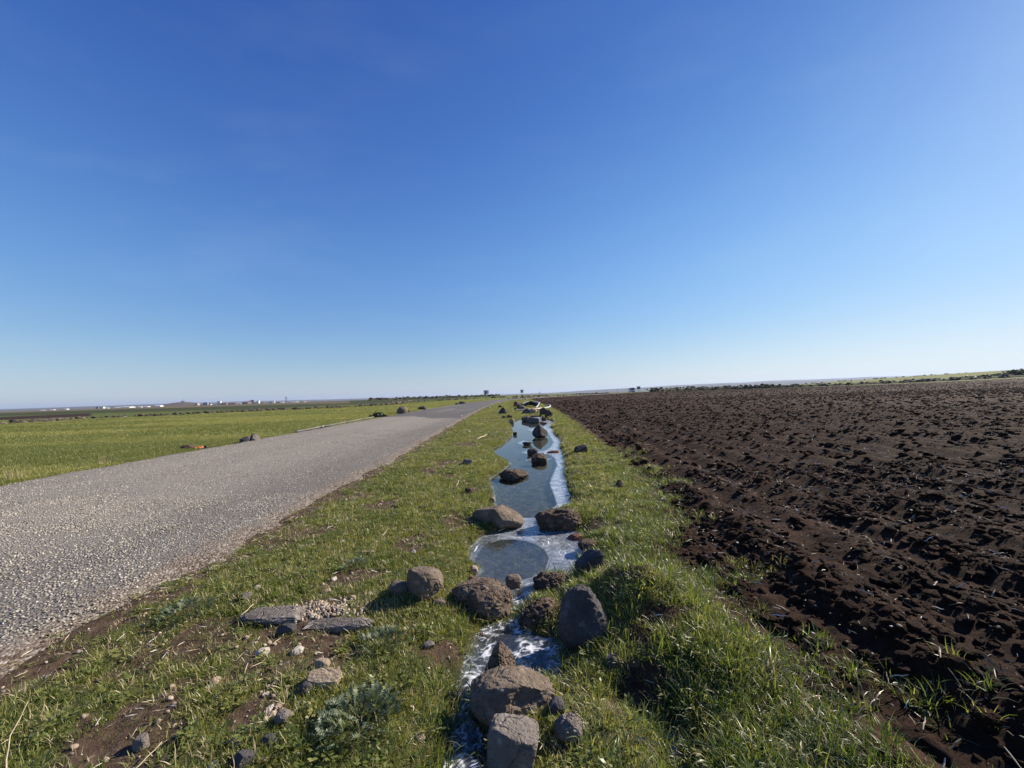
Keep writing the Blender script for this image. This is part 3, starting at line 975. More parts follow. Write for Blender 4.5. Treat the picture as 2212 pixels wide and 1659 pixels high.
def build_water():
    Y, X, = [], []
    ys = [0.9]
    while ys[-1] < 26:
        ys.append(ys[-1] + max(0.0062, 0.0036 * ys[-1]))
    ys = np.array(ys)
    xs = np.concatenate([np.arange(-0.62, 0.62, 0.0065), np.arange(0.62, 2.4, 0.013)])
    Y, X = np.meshgrid(ys, xs, indexing='ij')
    sd = sd_stream(X, Y)
    V = np.stack([X, Y, np.full(X.shape, WZ)], -1).reshape(-1, 3)
    Fq = grid_faces(*X.shape)
    kf = sd.ravel()[Fq].min(1) < 0.10
    Vw, Fw, _ = keep_faces(V, Fq, kf)
    o = mesh_np('stream_water', Vw, Fw, MT['stream_water'])
    tag(o, kind='structure')
    # ice
    nz = fbm(X * 6, Y * 6, 0, 4)
    nf = fbm(X * 22, Y * 22, 2, 3)
    ya = gp(1150, 1120, WZ)[1]; yb = gp(1150, 1268, WZ)[1]
    sa = sd_poly(ICE_A, X, Y); sc = sd_poly(CLEAR, X, Y)
    fr = np.zeros(X.shape)
    fr = np.maximum(fr, (Y > ya) * sst(-0.012, 0.02, -sa + 0.03 * nz) * (1.35 + .8 * nz))
    for P in ICE_SPOTS:
        fr = np.maximum(fr, 0.85 * sst(-0.02, 0.03, -sd_poly(P, X, Y) + 0.03 * nz))
    low = (Y <= ya) & (Y > yb)
    fr = np.maximum(fr, low * sst(-0.006, 0.015, sc + 0.030 * nz) * (.75 + .35 * sst(-.3, .3, nz)))
    fr = np.where(low & (X < gp(1075, 1170, WZ)[0]), fr * 0.45, fr)
    fr = np.maximum(fr, (Y <= yb) * (.12 + .5 * sst(-0.1, 0.45, nz + 0.4 * nf)))
    fr = np.maximum(fr, np.where(low, 0.10, 0.0) * (Y > yb))          # the whole pool carries a skin of clear ice
    fr = np.maximum(fr, 0.75 * sst(-0.045, -0.01, sd + 0.03 * nz) * (Y > yb))
    fr = np.maximum(fr, 0.9 * (sd_poly(PUDDLE, X, Y) < 0.0))
    # growth lines that run round the clear patch, along the shore band, and crystal needles low down
    f1 = (sc + 0.05 * nz + 0.012 * nf) / 0.062
    l1 = np.abs(f1 - np.round(f1)) * 0.062
    f2 = (sd + 0.07 * nz + 0.02 * nf) / 0.09
    l2 = np.abs(f2 - np.round(f2)) * 0.09
    l3 = np.minimum(np.abs(perlin(X * 16 + 0.6 * nf, Y * 9, 4)), np.abs(perlin(X * 8, Y * 19 + 0.5 * nf, 8))) * 0.05
    wline = 0.004 + 0.0013 * Y
    wob = sst(-0.25, 0.3, fbm(X * 5, Y * 5, 11, 2))
    ln = np.where(low, (1 - sst(0.25 * 0.009, 0.009, l1)) * (sc > 0.02) * (sc < 0.30) * wob, 0)
    ln = np.where(Y > ya, (1 - sst(0.3, 1.0, l2 / wline)) * 0.6 * wob * fr, ln)
    ln = np.where(Y <= yb, (1 - sst(0.0, 0.0042, l3)) * 0.9 * sst(-0.35, 0.15, nz), ln)
    rim = (1 - sst(0.0, 0.012, np.abs(sc + 0.010 * nz))) * low * 0.35 + (1 - sst(0.0, 0.02, np.abs(sa + 0.0 * nz - 0.012 * nz))) * (Y > ya) * 0.35
    ln = np.clip(np.maximum(ln, rim * (X > gp(1060, 1170, WZ)[0])), 0, 1)
    V[:, 2] = WZ + 0.006 + 0.002 * nz.ravel()
    kf = (sd.ravel()[Fq].min(1) < 0.03) & ((fr.ravel() + ln.ravel())[Fq].max(1) > 0.03)
    Vi, Fi, at = keep_faces(V, Fq, kf, {'frost': fr.ravel(), 'crack': ln.ravel()})
    o = mesh_np('stream_ice', Vi, Fi, MT['thin_ice'], attrs=at)
    tag(o, kind='structure')


build_water()


# ------------------------------------------------------------------ stones
_ico = {}


def ico(n):
    if n not in _ico:
        bm = bmesh.new()
        bmesh.ops.create_icosphere(bm, subdivisions=n, radius=1.0)
        V = np.array([v.co[:] for v in bm.verts]); Fq = np.array([[v.index for v in f.verts] for f in bm.faces])
        bm.free()
        _ico[n] = (V / np.linalg.norm(V, axis=1)[:, None], Fq)
    return _ico[n]


def stone_shape(seed, e=2.4, cuts=6, cut_d=(0.62, 0.9), planes=(), a1=0.10, a2=0.04, a3=0.015, taper=0.0, ridges=0.0, lvl=5, lean=0.0, dents=()):
    """unit stone in [-1,1]^3 (exactly filling x and z)"""
    V, Fq = ico(lvl)
    P = V.copy()
    P /= (np.abs(P) ** e).sum(1)[:, None] ** (1 / e)
    rs = np.random.RandomState(seed)
    pl = [(np.array(p[:3], float) / np.linalg.norm(p[:3]), p[3]) for p in planes]
    for _ in range(cuts):
        nrm = rs.normal(size=3); nrm /= np.linalg.norm(nrm)
        pl.append((nrm, rs.uniform(*cut_d)))
    o = rs.uniform(-50, 50, 3)
    P = P * (1 + a1 * fbm(P[:, 0] * 1.3 + o[0], P[:, 1] * 1.3 + o[1], P[:, 2] * 1.3 + o[2], 3))[:, None]
    for nrm, d in pl:
        s = P @ nrm
        ex = np.maximum(s - d, 0)
        P = P - (ex * 0.93)[:, None] * nrm
    if taper:
        k = 1 - taper * (P[:, 2:3] + 1) / 2
        P[:, :2] *= k
    if lean:
        P[:, 0] += lean * (P[:, 2] + 1) / 2
    N = P / np.linalg.norm(P, axis=1)[:, None]
    d = 1.5 * a2 * fbm(P[:, 0] * 4 + o[1], P[:, 1] * 4 + o[2], P[:, 2] * 4 + o[0], 3)
    d = d + 1.4 * a3 * fbm(P[:, 0] * 13 + o[1], P[:, 1] * 13 + o[0], P[:, 2] * 13, 3)
    if ridges:
        rr = np.abs(perlin(P[:, 0] * 2.2 + o[0], P[:, 1] * 2.2, P[:, 2] * 5.5 + o[2]))
        d = d - ridges * (1 - sst(0.0, 0.28, rr)) * sst(-0.1, 0.35, P[:, 2])
    P = P + N * d[:, None]
    for cx, cy, cz, r, dp in dents:
        c_ = np.array([cx, cy, cz]); dd = P - c_
        q = np.sqrt((dd ** 2).sum(1)) / r + 0.35 * fbm(P[:, 0] * 3 + o[0], P[:, 1] * 3, P[:, 2] * 3, 3)
        P = P - (c_ / np.linalg.norm(c_)) * (dp * (1 - sst(0.72, 1.0, q)))[:, None]
    lo, hi = P.min(0), P.max(0)
    P = (P - (lo + hi) / 2) / ((hi - lo) / 2)
    return P, Fq


def rock(label, u0, u1, v0, v1, mt, cat='rock', name=None, level=None, depth=0.85, sink=0.25, rz=0.0, group=None, seed=1, minh=None, **kw):
    """a stone that stands on the ground at the given bearing; its width and height follow from the survey"""
    uc = (u0 + u1) / 2
    zb = level
    if zb is None:
        p = gp(uc, v1)
        zb = float(verge_h(np.array([p[0]]), np.array([p[1]]))[0]) if p[0] < float(fb_x(p[1])) and p[0] > -3.3 and p[1] < 90 else float(H0(p[0], p[1]))
    d = ray(uc, v1); t = (zb - CAM_H) / d.z
    yf = d.y * t
    wpx = (u1 - u0)
    sx = wpx / F_PX * yf / 2
    sx *= (1 + depth * sx / yf)
    sy = sx * depth
    yc = yf + sy * 0.8
    dt = ray(uc, v0); tt = yc / dt.y
    ztop = CAM_H + dt.z * tt
    xc = dt.x * tt
    hgt = max(ztop - zb, minh or 0.25 * sx)
    P, Fq = stone_shape(seed, **kw)
    V = P * np.array([sx, sy, hgt * (1 + sink) / 2]) + np.array([0, 0, hgt * (1 + sink) / 2 - hgt * sink])
    o = mesh_np(name or cat.replace(' ', '_'), V, Fq, MT[mt], loc=(xc, yc, zb))
    o.rotation_euler = (0, 0, rz)
    if kw.get('lvl', 5) >= 4 and kw.get('cuts', 6) > 0:
        pass
    tag(o, label, cat, group)
    return o


G_STREAM = 'rocks lying in the icy stream'
rock('squarish grey brown rock with a flat sunlit top, nearest rock in the stream', 1053, 1163, 1563, 1690, 'grey_basalt', seed=11, e=5, cuts=2, cut_d=(.8, .95), planes=[(-.55, -.8, .35, .95), (.2, .1, 1, .82)], a1=.05, a2=.04, a3=.02, depth=.8, group=G_STREAM, lvl=6, sink=.3)
rock('large rounded brown boulder with a broken hollow in its face', 1015, 1195, 1458, 1565, 'brown_basalt', seed=23, e=2.6, cuts=3, cut_d=(.75, .92), planes=[(.45, -.8, .2, .62), (-.2, -.9, .3, .80), (.6, .1, .75, .78)], a1=.10, a2=.06, a3=.02, depth=.62, group=G_STREAM, lvl=6, ridges=.03, dents=[(.42, -.66, .36, .50, .10)])
rock('pointed brown pitted rock standing upright behind the hollow faced boulder', 1046, 1116, 1388, 1472, 'pitted_basalt', seed=31, e=2.3, cuts=4, planes=[(.7, -.5, .45, .55), (-.8, -.3, .4, .6)], taper=.62, a1=.10, a2=.07, a3=.03, depth=.8, group=G_STREAM, lvl=6)
rock('small dark rounded stone against the right end of the hollow faced boulder', 1180, 1219, 1508, 1546, 'slate_basalt', seed=41, cuts=3, a2=.03, group=G_STREAM)
rock('rough grey lump of stone in the grass right of the squarish rock', 1195, 1264, 1543, 1608, 'grey_basalt', seed=47, cuts=5, a2=.10, a3=.05, taper=.25, group=G_STREAM, lvl=6)
rock('big brown pitted boulder with a twig lying across its top', 974, 1106, 1257, 1356, 'pitted_basalt', seed=53, e=2.2, cuts=3, cut_d=(.72, .9), planes=[(-.6, -.7, -.1, .62)], a1=.10, a2=.05, a3=.03, depth=.75, group=G_STREAM, lvl=6)
rock('rough brown porous lump between the pitted boulder and the dark upright rock', 1117, 1222, 1293, 1378, 'mud_lump', seed=59, e=2.3, cuts=2, a1=.14, a2=.12, a3=.06, depth=.8, group=G_STREAM, lvl=6)
rock('dark grey egg shaped rock standing upright against the grassy mound', 1204, 1313, 1264, 1402, 'slate_basalt', seed=61, e=2.3, cuts=2, cut_d=(.8, .95), planes=[(.1, -.85, .5, .74), (.8, -.1, .6, .75)], a1=.08, a2=.03, a3=.015, taper=.22, ridges=.05, depth=.7, group=G_STREAM, lvl=6)
rock('smooth brown boulder on the grass left of the stream with a dark shaded side', 874, 956, 1227, 1302, 'brown_basalt', seed=67, e=2.3, cuts=4, cut_d=(.68, .9), planes=[(-.8, -.5, 0, .55), (.1, .1, 1, .8)], a1=.08, a2=.03, a3=.01, depth=.8, lvl=6)
rock('small smooth brown stone close to the left of the smooth boulder', 840, 886, 1254, 1289, 'brown_basalt', seed=71, cuts=2, a2=.02, a3=.01, name='rock')
rock('flat brown muddy lump jutting into the ice above the porous lump', 1150, 1228, 1236, 1292, 'mud_lump', seed=73, e=2.2, cuts=1, a1=.16, a2=.14, a3=.06, depth=.9, group=G_STREAM, lvl=6, level=WZ)
rock('little brown stone rising from the clear ice of the lower pool', 1091, 1126, 1242, 1272, 'brown_basalt', seed=79, e=3, cuts=3, a2=.05, group=G_STREAM, level=WZ)
rock('long brown wedge shaped rock on the left side of the dam between the pools', 1017, 1131, 1094, 1149, 'brown_basalt', seed=83, e=2.3, cuts=2, planes=[(-.75, -.6, .1, .45), (.75, -.1, .65, .62), (-.3, .1, .95, .8)], a1=.08, a2=.03, a3=.015, depth=.55, group=G_STREAM, lvl=6, level=WZ)
rock('brown mossy rock on the right side of the dam between the pools', 1155, 1255, 1099, 1149, 'mud_lump', seed=89, e=2.6, cuts=3, a1=.12, a2=.08, a3=.04, depth=.6, group=G_STREAM, lvl=6, level=WZ, dents=[(.1, -.3, .8, .4, .3)])
rock('low rough brown rock at the left shore of the upper pool', 1077, 1142, 1014, 1036, 'mud_lump', seed=97, e=2.4, cuts=7, cut_d=(.5, .8), a1=.2, a2=.12, a3=.05, sink=.6, depth=.8, group=G_STREAM, level=WZ, lvl=5)
rock('dark angular slab tilted out of the right bank beside the white lined ice', 1240, 1302, 1186, 1240, 'slate_basalt', seed=101, e=2.6, cuts=5, planes=[(-.6, -.2, .8, .45)], a2=.05, depth=.6, lean=.4, group=G_STREAM)
rock('small reddish stone at the edge of the white lined ice under the right bank', 1226, 1262, 1153, 1178, 'brick_red', seed=103, cuts=4, a2=.08, group=G_STREAM)
rock('low brown stone half under grass on the right bank above the tilted slab', 1247, 1290, 1166, 1190, 'mud_lump', seed=107, cuts=4, a2=.08)
rock('square topped mossy brown rock in the middle of the upper pool', 1147, 1182, 979, 1000, 'mud_lump', seed=109, e=3.2, cuts=6, cut_d=(.55, .85), a2=.12, a3=.06, sink=.5, group=G_STREAM, level=WZ)
rock('small flat dark stone just behind the square topped mossy rock', 1138, 1162, 968, 985, 'dark_basalt', seed=113, e=3, cuts=3, a2=.06, group=G_STREAM, level=WZ)
rock('thin flat reddish brown stone lying on the right hand ice of the upper pool', 1182, 1208, 973, 979, 'brick_red', seed=127, e=4, cuts=2, depth=.5, group=G_STREAM, level=WZ, minh=.02)
rock('ragged flat dark chunk floating on a patch of ice in the upper pool', 1128, 1150, 954, 962, 'dark_basalt', seed=131, e=2.4, cuts=4, a2=.14, depth=.6, group=G_STREAM, level=WZ, minh=.03)
rock('dark pyramid shaped rock mirrored in the upper pool', 1149, 1183, 919, 946, 'dark_basalt', seed=137, e=2.2, cuts=0, planes=[(-.6, -.7, .45, .42), (.62, -.62, .45, .45), (.3, .7, .5, .6)], taper=.3, a1=.05, a2=.04, depth=.8, group=G_STREAM, level=WZ, sink=.08)
rock('small dark stone at the left shore of the upper pool on a tongue of ice', 1108, 1117, 933, 940, 'dark_basalt', seed=139, cuts=3, group=G_STREAM, level=WZ)
rock('low brown rock with a dark front at the far end of the upper pool', 1136, 1167, 901, 913, 'brown_basalt', seed=149, e=2.3, cuts=4, planes=[(-.2, -.9, .3, .5)], a2=.05, group=G_STREAM, level=WZ)
rock('brown stone left of the dark fronted rock at the far end of the upper pool', 1126, 1146, 898, 910, 'brown_basalt', seed=151, cuts=4, group=G_STREAM, level=WZ)
rock('small dark stone on the far right shore of the upper pool', 1169, 1181, 901, 910, 'dark_basalt', seed=157, cuts=4, group=G_STREAM, level=WZ)
rock('pale pinkish stone at the far left corner of the upper pool', 1100, 1111, 904, 914, 'tan_stone', seed=163, cuts=4, group=G_STREAM, level=WZ)
rock('brown triangular boulder under the left end of the curved pipe', 1126, 1150, 882, 899, 'brown_basalt', seed=167, e=2.3, cuts=2, taper=.5, planes=[(-.5, -.8, .2, .5)], depth=.7)
rock('dark boulder right of the far end of the pool with a lit edge', 1176, 1194, 884, 903, 'dark_basalt', seed=173, e=2.8, cuts=4, planes=[(-.5, -.8, .2, .5)])
rock('dark rock behind the boulder with the lit edge', 1165, 1181, 880, 897, 'dark_basalt', seed=179, e=2.6, cuts=4)
rock('pinkish brown rubble stone between the triangular boulder and the dark boulders', 1142, 1160, 882, 894, 'tan_stone', seed=181, cuts=5, a2=.1)
rock('brown flat stone in front of the pinkish rubble stone', 1151, 1171, 889, 898, 'mud_lump', seed=191, cuts=4, a2=.1)
rock('rusty brown stone leaning left of the tangled hose', 1109, 1119, 867, 879, 'brick_red', seed=193, cuts=4, e=3)
rock('dark stone in the middle of the rubble left of the tangled hose', 1116, 1127, 871, 884, 'dark_basalt', seed=197, cuts=4)
rock('grey brown stone at the foot of the rubble left of the tangled hose', 1121, 1135, 876, 886, 'grey_basalt', seed=199, cuts=4)
rock('small dark stone at the left of the rubble heap', 1110, 1116, 880, 885, 'dark_basalt', seed=211, cuts=3, lvl=4)
rock('dark cone shaped rock on the left verge beside the far end of the pool', 1076, 1097, 880, 894, 'dark_basalt', seed=223, e=2.2, cuts=3, taper=.6, planes=[(-.6, -.6, .4, .5)])
rock('small dark angular stone on the verge behind the cone shaped rock', 1076, 1085, 875, 881, 'dark_basalt', seed=227, cuts=4, taper=.3)
rock('reddish brown clod on the left verge in front of the cone shaped rock', 1094, 1107, 896, 903, 'mud_lump', cat='clod', seed=229, cuts=2, a2=.12, a3=.06)
rock('small dark clod left of the reddish brown clod on the verge', 1084, 1094, 898, 904, 'dark_basalt', cat='clod', seed=233, cuts=3)
rock('angular dark stone with a flat face on the right grass bank beside the pool', 1240, 1269, 960, 978, 'dark_basalt', seed=239, e=3, cuts=3, planes=[(-.4, -.5, .8, .55)], lean=.25)
rock('dark brown clod stuck in the grass of the right bank', 1330, 1346, 1036, 1052, 'mud_lump', cat='clod', seed=241, cuts=3, taper=.5, a2=.12)
rock('dark stone in the shade below the grassy mound', 1305, 1333, 1412, 1456, 'slate_basalt', seed=251, cuts=2, a2=.02)
rock('brown clod half hidden under the overhanging grass of the mound', 1352, 1386, 1420, 1450, 'mud_lump', cat='clod', seed=257, cuts=3, a2=.1)
# long ledge in the left verge
rock('long flat grey slab half buried in the left verge, left and broadest piece', 523, 662, 1318, 1350, 'grey_basalt', cat='slab', seed=263, e=3.0, cuts=3, a1=.16, a2=.07, a3=.03, depth=.42, lvl=6)
rock('narrow right piece of the half buried grey slab, gravel heaped behind it', 655, 806, 1338, 1367, 'grey_basalt', cat='slab', seed=269, e=3.0, cuts=3, a1=.16, a2=.07, a3=.03, depth=.22, lvl=6)
rock('small dark flake below the long half buried slab', 600, 640, 1348, 1370, 'slate_basalt', cat='slab', seed=271, e=3, cuts=3, depth=.5)
rock('flat tan stone leaning in the grass behind the thistle', 654, 736, 1449, 1487, 'tan_stone', seed=277, e=2.6, cuts=5, depth=.42, a2=.06, sink=.6, lean=.3, planes=[(.2, -.3, .9, .55)])
rock('pale flat stone just above the leaning tan stone', 675, 712, 1424, 1447, 'tan_stone', seed=281, cuts=4, depth=.6, a2=.05)
rock('dark round stone under the lower corner of the leaning tan stone', 648, 674, 1474, 1502, 'slate_basalt', seed=283, cuts=3)
rock('grey stone sunk beside pale pebbles below the leaning tan stone', 594, 626, 1535, 1568, 'grey_basalt', seed=293, cuts=4, a2=.06)
rock('flat blue grey stone in the bare soil near the bottom edge', 563, 597, 1588, 1615, 'slate_basalt', seed=307, cuts=3, depth=.7)
rock('grey rounded stone at the road side of the long slab', 519, 541, 1279, 1299, 'grey_basalt', seed=311, cuts=3, e=3)
rock('oblong grey stone lying in grass near the bottom left corner', 291, 323, 1588, 1624, 'grey_basalt', seed=313, cuts=2, e=2.6, depth=.9)
rock('grey stone at the bottom edge below the bare soil', 505, 545, 1625, 1665, 'slate_basalt', seed=317, cuts=3)
rock('pink brown stone in the grass left of the trickle near the bottom', 893, 922, 1584, 1606, 'pink_limestone', seed=331, cuts=3)
rock('flat mauve grey stone in the grass below the smooth boulder', 914, 938, 1386, 1402, 'grey_basalt', seed=337, cuts=3, depth=.8)
rock('brown knobbly clod at the left edge of the lower ice', 1031, 1062, 1366, 1396, 'mud_lump', cat='clod', seed=347, cuts=2, a2=.12, a3=.06)
rock('flat grey stone bedded in the verge at the height of the low shore rock', 1000, 1022, 990, 1004, 'grey_basalt', seed=349, cuts=3, e=3, depth=.8, minh=.02)
rock('dark upright clod on the verge left of the upper pool', 1003, 1022, 1052, 1066, 'mud_lump', cat='clod', seed=353, cuts=3, a2=.1)
rock('smooth round pale stone at the left waterline of the upper pool', 1058, 1070, 1074, 1085, 'tan_stone', seed=359, cuts=1)
rock('pale pink stone at the left shore of the lower pool', 1012, 1032, 1222, 1241, 'pink_limestone', seed=367, cuts=4)
rock('orange tinted stone below the pale pink stone at the lower pool shore', 1012, 1025, 1244, 1258, 'brick_red', seed=373, cuts=3)
rock('dark grey stone at the left end of the twig on the pitted boulder', 934, 964, 1292, 1308, 'brown_basalt', seed=379, cuts=4, a2=.08)
# far side of the road
rock('large brown boulder at the far roadside, tallest one there', 856, 880, 877, 894, 'brown_basalt', seed=383, e=2.3, cuts=3, a2=.05, planes=[(-.7, -.5, .2, .55)])
rock('small dark stone at the right foot of the large roadside boulder', 879, 886, 886, 890, 'dark_basalt', seed=389, cuts=3, lvl=4)
rock('dark jagged rock pair on the far roadside right of the large boulder', 903, 922, 877, 885, 'dark_basalt', seed=397, e=2.4, cuts=4, a2=.1, taper=.3)
rock('dark split rock on the far roadside close to the bend', 991, 1006, 867, 873, 'dark_basalt', seed=401, e=2.4, cuts=4, a2=.1)
rock('low dark stone beside the split rock near the bend', 983, 991, 870, 874, 'dark_basalt', seed=409, cuts=3, lvl=4)
rock('triangular grey rock with a sunlit right face on the far road edge', 536, 561, 936, 955, 'grey_basalt', seed=419, e=2.4, cuts=2, taper=.45, planes=[(-.6, -.6, .3, .5)])
rock('low dark rock leaning against the triangular grey rock', 520, 540, 943, 957, 'slate_basalt', seed=421, e=2.6, cuts=4)
rock('small black stone at the road edge right of the orange scrap', 441, 451, 962, 969, 'dark_basalt', seed=431, cuts=3, lvl=4)
rock('dark clump of earth at the road edge left of the orange scrap', 392, 420, 960, 970, 'mud_lump', cat='clod', seed=433, cuts=2, a2=.14)
rock('small dark stone left of the pipe end by the far road edge', 692, 698, 921, 925, 'dark_basalt', seed=439, cuts=3, lvl=4)
rock('small dark stone nearest the pipe end by the far road edge', 700, 706, 920, 924, 'dark_basalt', seed=443, cuts=3, lvl=4)

PEB = [(568, 1409, 27, 'white_limestone', 'bright white stone in the grass, left of the pair below the slab'),
       (642, 1408, 27, 'white_limestone', 'white oval stone in the grass below the middle of the slab'),
       (556, 1270, 17, 'white_limestone', 'oval white pebble on the verge above the long slab'),
       (721, 1251, 14, 'white_limestone', 'white pebble in bare soil between the slab and the smooth boulder'),
       (893, 1192, 13, 'white_limestone', 'round white pebble on the verge above the smooth boulder'),
       (930, 1196, 12, 'tan_stone', 'tan angular pebble right of the round white pebble'),
       (464, 1473, 24, 'pink_limestone', 'upper stone of a pinkish pair in the grass at left'),
       (451, 1490, 20, 'white_limestone', 'lower stone of a pinkish pair in the grass at left'),
       (583, 1533, 20, 'white_limestone', 'topmost pale stone of the cluster above the grey sunken stone'),
       (600, 1527, 18, 'pink_limestone', 'narrow upright stone of the pale cluster above the grey sunken stone'),
       (584, 1545, 24, 'pink_limestone', 'lowest stone of the pale cluster above the grey sunken stone'),
       (629, 1546, 18, 'tan_stone', 'yellowish stone touching the grey sunken stone'),
       (622, 1568, 16, 'white_limestone', 'white chip just below the grey sunken stone'),
       (574, 1501, 16, 'white_limestone', 'white chip in bare soil left of the leaning tan stone'),
       (592, 1480, 16, 'pink_limestone', 'pink chip in bare soil left of the leaning tan stone'),
       (661, 1475, 14, 'pink_limestone', 'pink chip on the dark round stone'),
       (620, 1485, 12, 'tan_stone', 'small tan chip halfway between the pale cluster and the leaning stone'),
       (510, 1608, 26, 'pink_limestone', 'pale pink stone in the bare soil by the blue grey stone'),
       (505, 1635, 16, 'tan_stone', 'yellow tan pebble near the bottom edge'),
       (572, 1640, 22, 'pink_limestone', 'pale pink stone in grass at the bottom edge'),
       (460, 1655, 22, 'white_limestone', 'white stone cut by the bottom edge'),
       (826, 1255, 12, 'tan_stone', 'yellowish pebble left of the small smooth stone'),
       (853, 1275, 10, 'white_limestone', 'tiny white pebble below the small smooth stone'),
       (618, 1317, 16, 'pink_limestone', 'pale stone lying on the broad piece of the slab'),
       (691, 1304, 14, 'pink_limestone', 'pink upright pebble at the top of the gravel heap'),
       (707, 1277, 14, 'pink_limestone', 'pink pebble on the verge above the gravel heap'),
       (763, 1291, 14, 'pink_limestone', 'pale pink pebble right of the gravel heap'),
       (800, 1283, 11, 'tan_stone', 'tan pebble farther right of the gravel heap'),
       (720, 1328, 13, 'tan_stone', 'tan pebble in the middle of the gravel heap'),
       (736, 1340, 14, 'pink_limestone', 'pink pebble at the right of the gravel heap'),
       (675, 1330, 12, 'white_limestone', 'white pebble at the left of the gravel heap'),
       (740, 1170, 10, 'white_limestone', 'white pebble in bare earth halfway along the verge'),
       (664, 1049, 12, 'white_limestone', 'white pebble in the grass high on the verge'),
       (1012, 932, 8, 'white_limestone', 'white scrap on the verge left of the pyramid rock'),
       (1045, 911, 5, 'white_limestone', 'little white pebble on the verge by the far shore, left one'),
       (1052, 912, 5, 'white_limestone', 'little white pebble on the verge by the far shore, right one'),
       (1056, 880, 7, 'white_limestone', 'white stone by the small dark angular stone on the far verge'),
       (996, 899, 6, 'white_limestone', 'white pebble at the road edge near the dark patch of asphalt'),
       (1136, 862, 6, 'tan_stone', 'pale stone at the far tip of the ploughed field by the bend')]
for k, (u, v, s, mt_, lab) in enumerate(PEB):
    rock(lab, u - s / 2, u + s / 2, v - s * .33, v + s * .28, mt_, cat='pebble', seed=600 + k, cuts=6, cut_d=(.55, .85), lvl=3 if s < 15 else 4, a1=.2, a2=.06, depth=.8, e=2.3, sink=.5, rz=k * 1.3,
         group='pale pebbles on the verge', minh=0.01)

# big clods of the field that stand out one by one
CLODS = [(1880, 1430, 62, 'largest dark clod near the right bottom edge of the grass'), (1990, 1330, 84, 'broad dark clod with a long shadow in the near field'),
         (1770, 1265, 36, 'dark clod behind the grass edge, left of the broad clod'), (1800, 1270, 44, 'taller dark clod beside the one behind the grass edge'),
         (1525, 1140, 34, 'dark clod at the grass edge opposite the dam rocks'), (1460, 1090, 28, 'dark clod at the field edge level with the long wedge rock'),
         (1405, 1015, 22, 'dark clod at the field edge level with the low shore rock'), (1462, 993, 24, 'pair leading dark clod in the field level with the mossy rock'),
         (1500, 1005, 20, 'small dark clod right of the pair leading clod'), (1640, 1040, 30, 'dark clod in the middle of the near field'),
         (2160, 1330, 50, 'dark clod at the right edge of the near field'), (2060, 1210, 40, 'dark clod right of centre in the near field'),
         (1900, 1180, 36, 'dark low clod above the broad dark clod'), (2130, 1560, 70, 'big dark clod in the bottom right corner'),
         (1380, 968, 18, 'small dark clod at the field edge level with the angular bank stone'), (1720, 1130, 30, 'dark clod behind the grass tongue in the near field')]
for k, (u, v, s, lab) in enumerate(CLODS):
    p = gp(u, v)
    zb = float(field_h(np.array([p[0]]), np.array([p[1]]))[0]) - 0.02
    s *= .72
    rock(lab, u - s / 2, u + s / 2, v - s * .5, v + s * .2, 'ploughed_soil', cat='clod', name='soil_clod', seed=700 + k, level=zb, cuts=3, a1=.2, a2=.16, a3=.08, depth=.9, lvl=5,
         group='big clods in the ploughed field', sink=.4)


# ------------------------------------------------------------------ sticks, litter, pipes
def vz(u, v, dz=0.0):
    p = gp(u, v)
    return Vector((p[0], p[1], float(verge_h(np.array([p[0]]), np.array([p[1]]))[0]) + dz))


def stick(label, pts, rad, mt, cat='stick', name='stick', seg=6):
    bm = bmesh.new()
    P = []
    for a, b in zip(pts, pts[1:]):
        for t in (0, .25, .5, .75):
            q = a.lerp(b, t)
            P.append(q + Vector((random.uniform(-1, 1), random.uniform(-1, 1), random.uniform(-.5, .5))) * rad * 0.8)
    P.append(pts[-1])
    n = len(P)
    add_tube(bm, P, [rad * (1 - 0.55 * i / n) for i in range(n)], seg)
    return tag(bm_obj(name, bm, MT[mt], smooth=True), label, cat)


random.seed(4)
# twig lying on the pitted boulder: put on its top surface
def top_of(obj, x, y):
    co = np.array([v.co[:] for v in obj.data.vertices]) + np.array(obj.location)
    d = np.hypot(co[:, 0] - x, co[:, 1] - y)
    k = d < 0.03
    return co[k, 2].max() if k.any() else co[np.argmin(d), 2]


bould = next(o for o in COL.objects if o.get('label', '').startswith('big brown pitted boulder'))
bl = bould.location
pts = []
for t in np.linspace(-0.17, 0.05, 6):
    x, y = bl.x + t, bl.y - 0.02 + 0.12 * t
    zt = top_of(bould, x, y)
    pts.append(Vector((x, y, zt + 0.006)))
zl = max(p.z for p in pts)
pts[0].z = min(pts[0].z, zl); 
pts = [pts[0]] + [Vector((p.x, p.y, max(p.z, pts[0].z + (i + 1) * 0.004))) for i, p in enumerate(pts[1:])]
stick('brown twig lying across the top of the pitted boulder', pts, 0.0055, 'dark_stick', 'twig', 'twig')
stick('long pale dry stalk leaning up at the bottom left corner', [vz(8, 1700, 0.01), vz(22, 1640, 0.10), vz(60, 1600, 0.17)], 0.0028, 'dry_stick', 'stalk', 'stalk')
stick('pale dry stalk lying at the bottom edge left of the bare soil', [vz(285, 1680, 0.02), vz(350, 1625, 0.04)], 0.0026, 'dry_stick', 'stalk', 'stalk')
stick('pale straw resting on the left tip of the long slab', [vz(520, 1340, 0.03), vz(548, 1322, 0.05)], 0.004, 'dry_stick', 'straw', 'straw')
stick('thin dark stick on the verge near the road edge', [vz(948, 1023 - 105, 0.03), vz(990, 938, 0.03)], 0.012, 'dark_stick')
stick('pale branch on the verge beside the upper pool', [vz(1030, 950, 0.03), vz(1056, 940, 0.06), vz(1070, 943, 0.05)], 0.022, 'dry_stick', 'branch', 'branch')
stick('pale stick lying on the verge above the smooth boulder', [vz(807, 1167, 0.01), vz(832, 1165, 0.015)], 0.007, 'dry_stick')
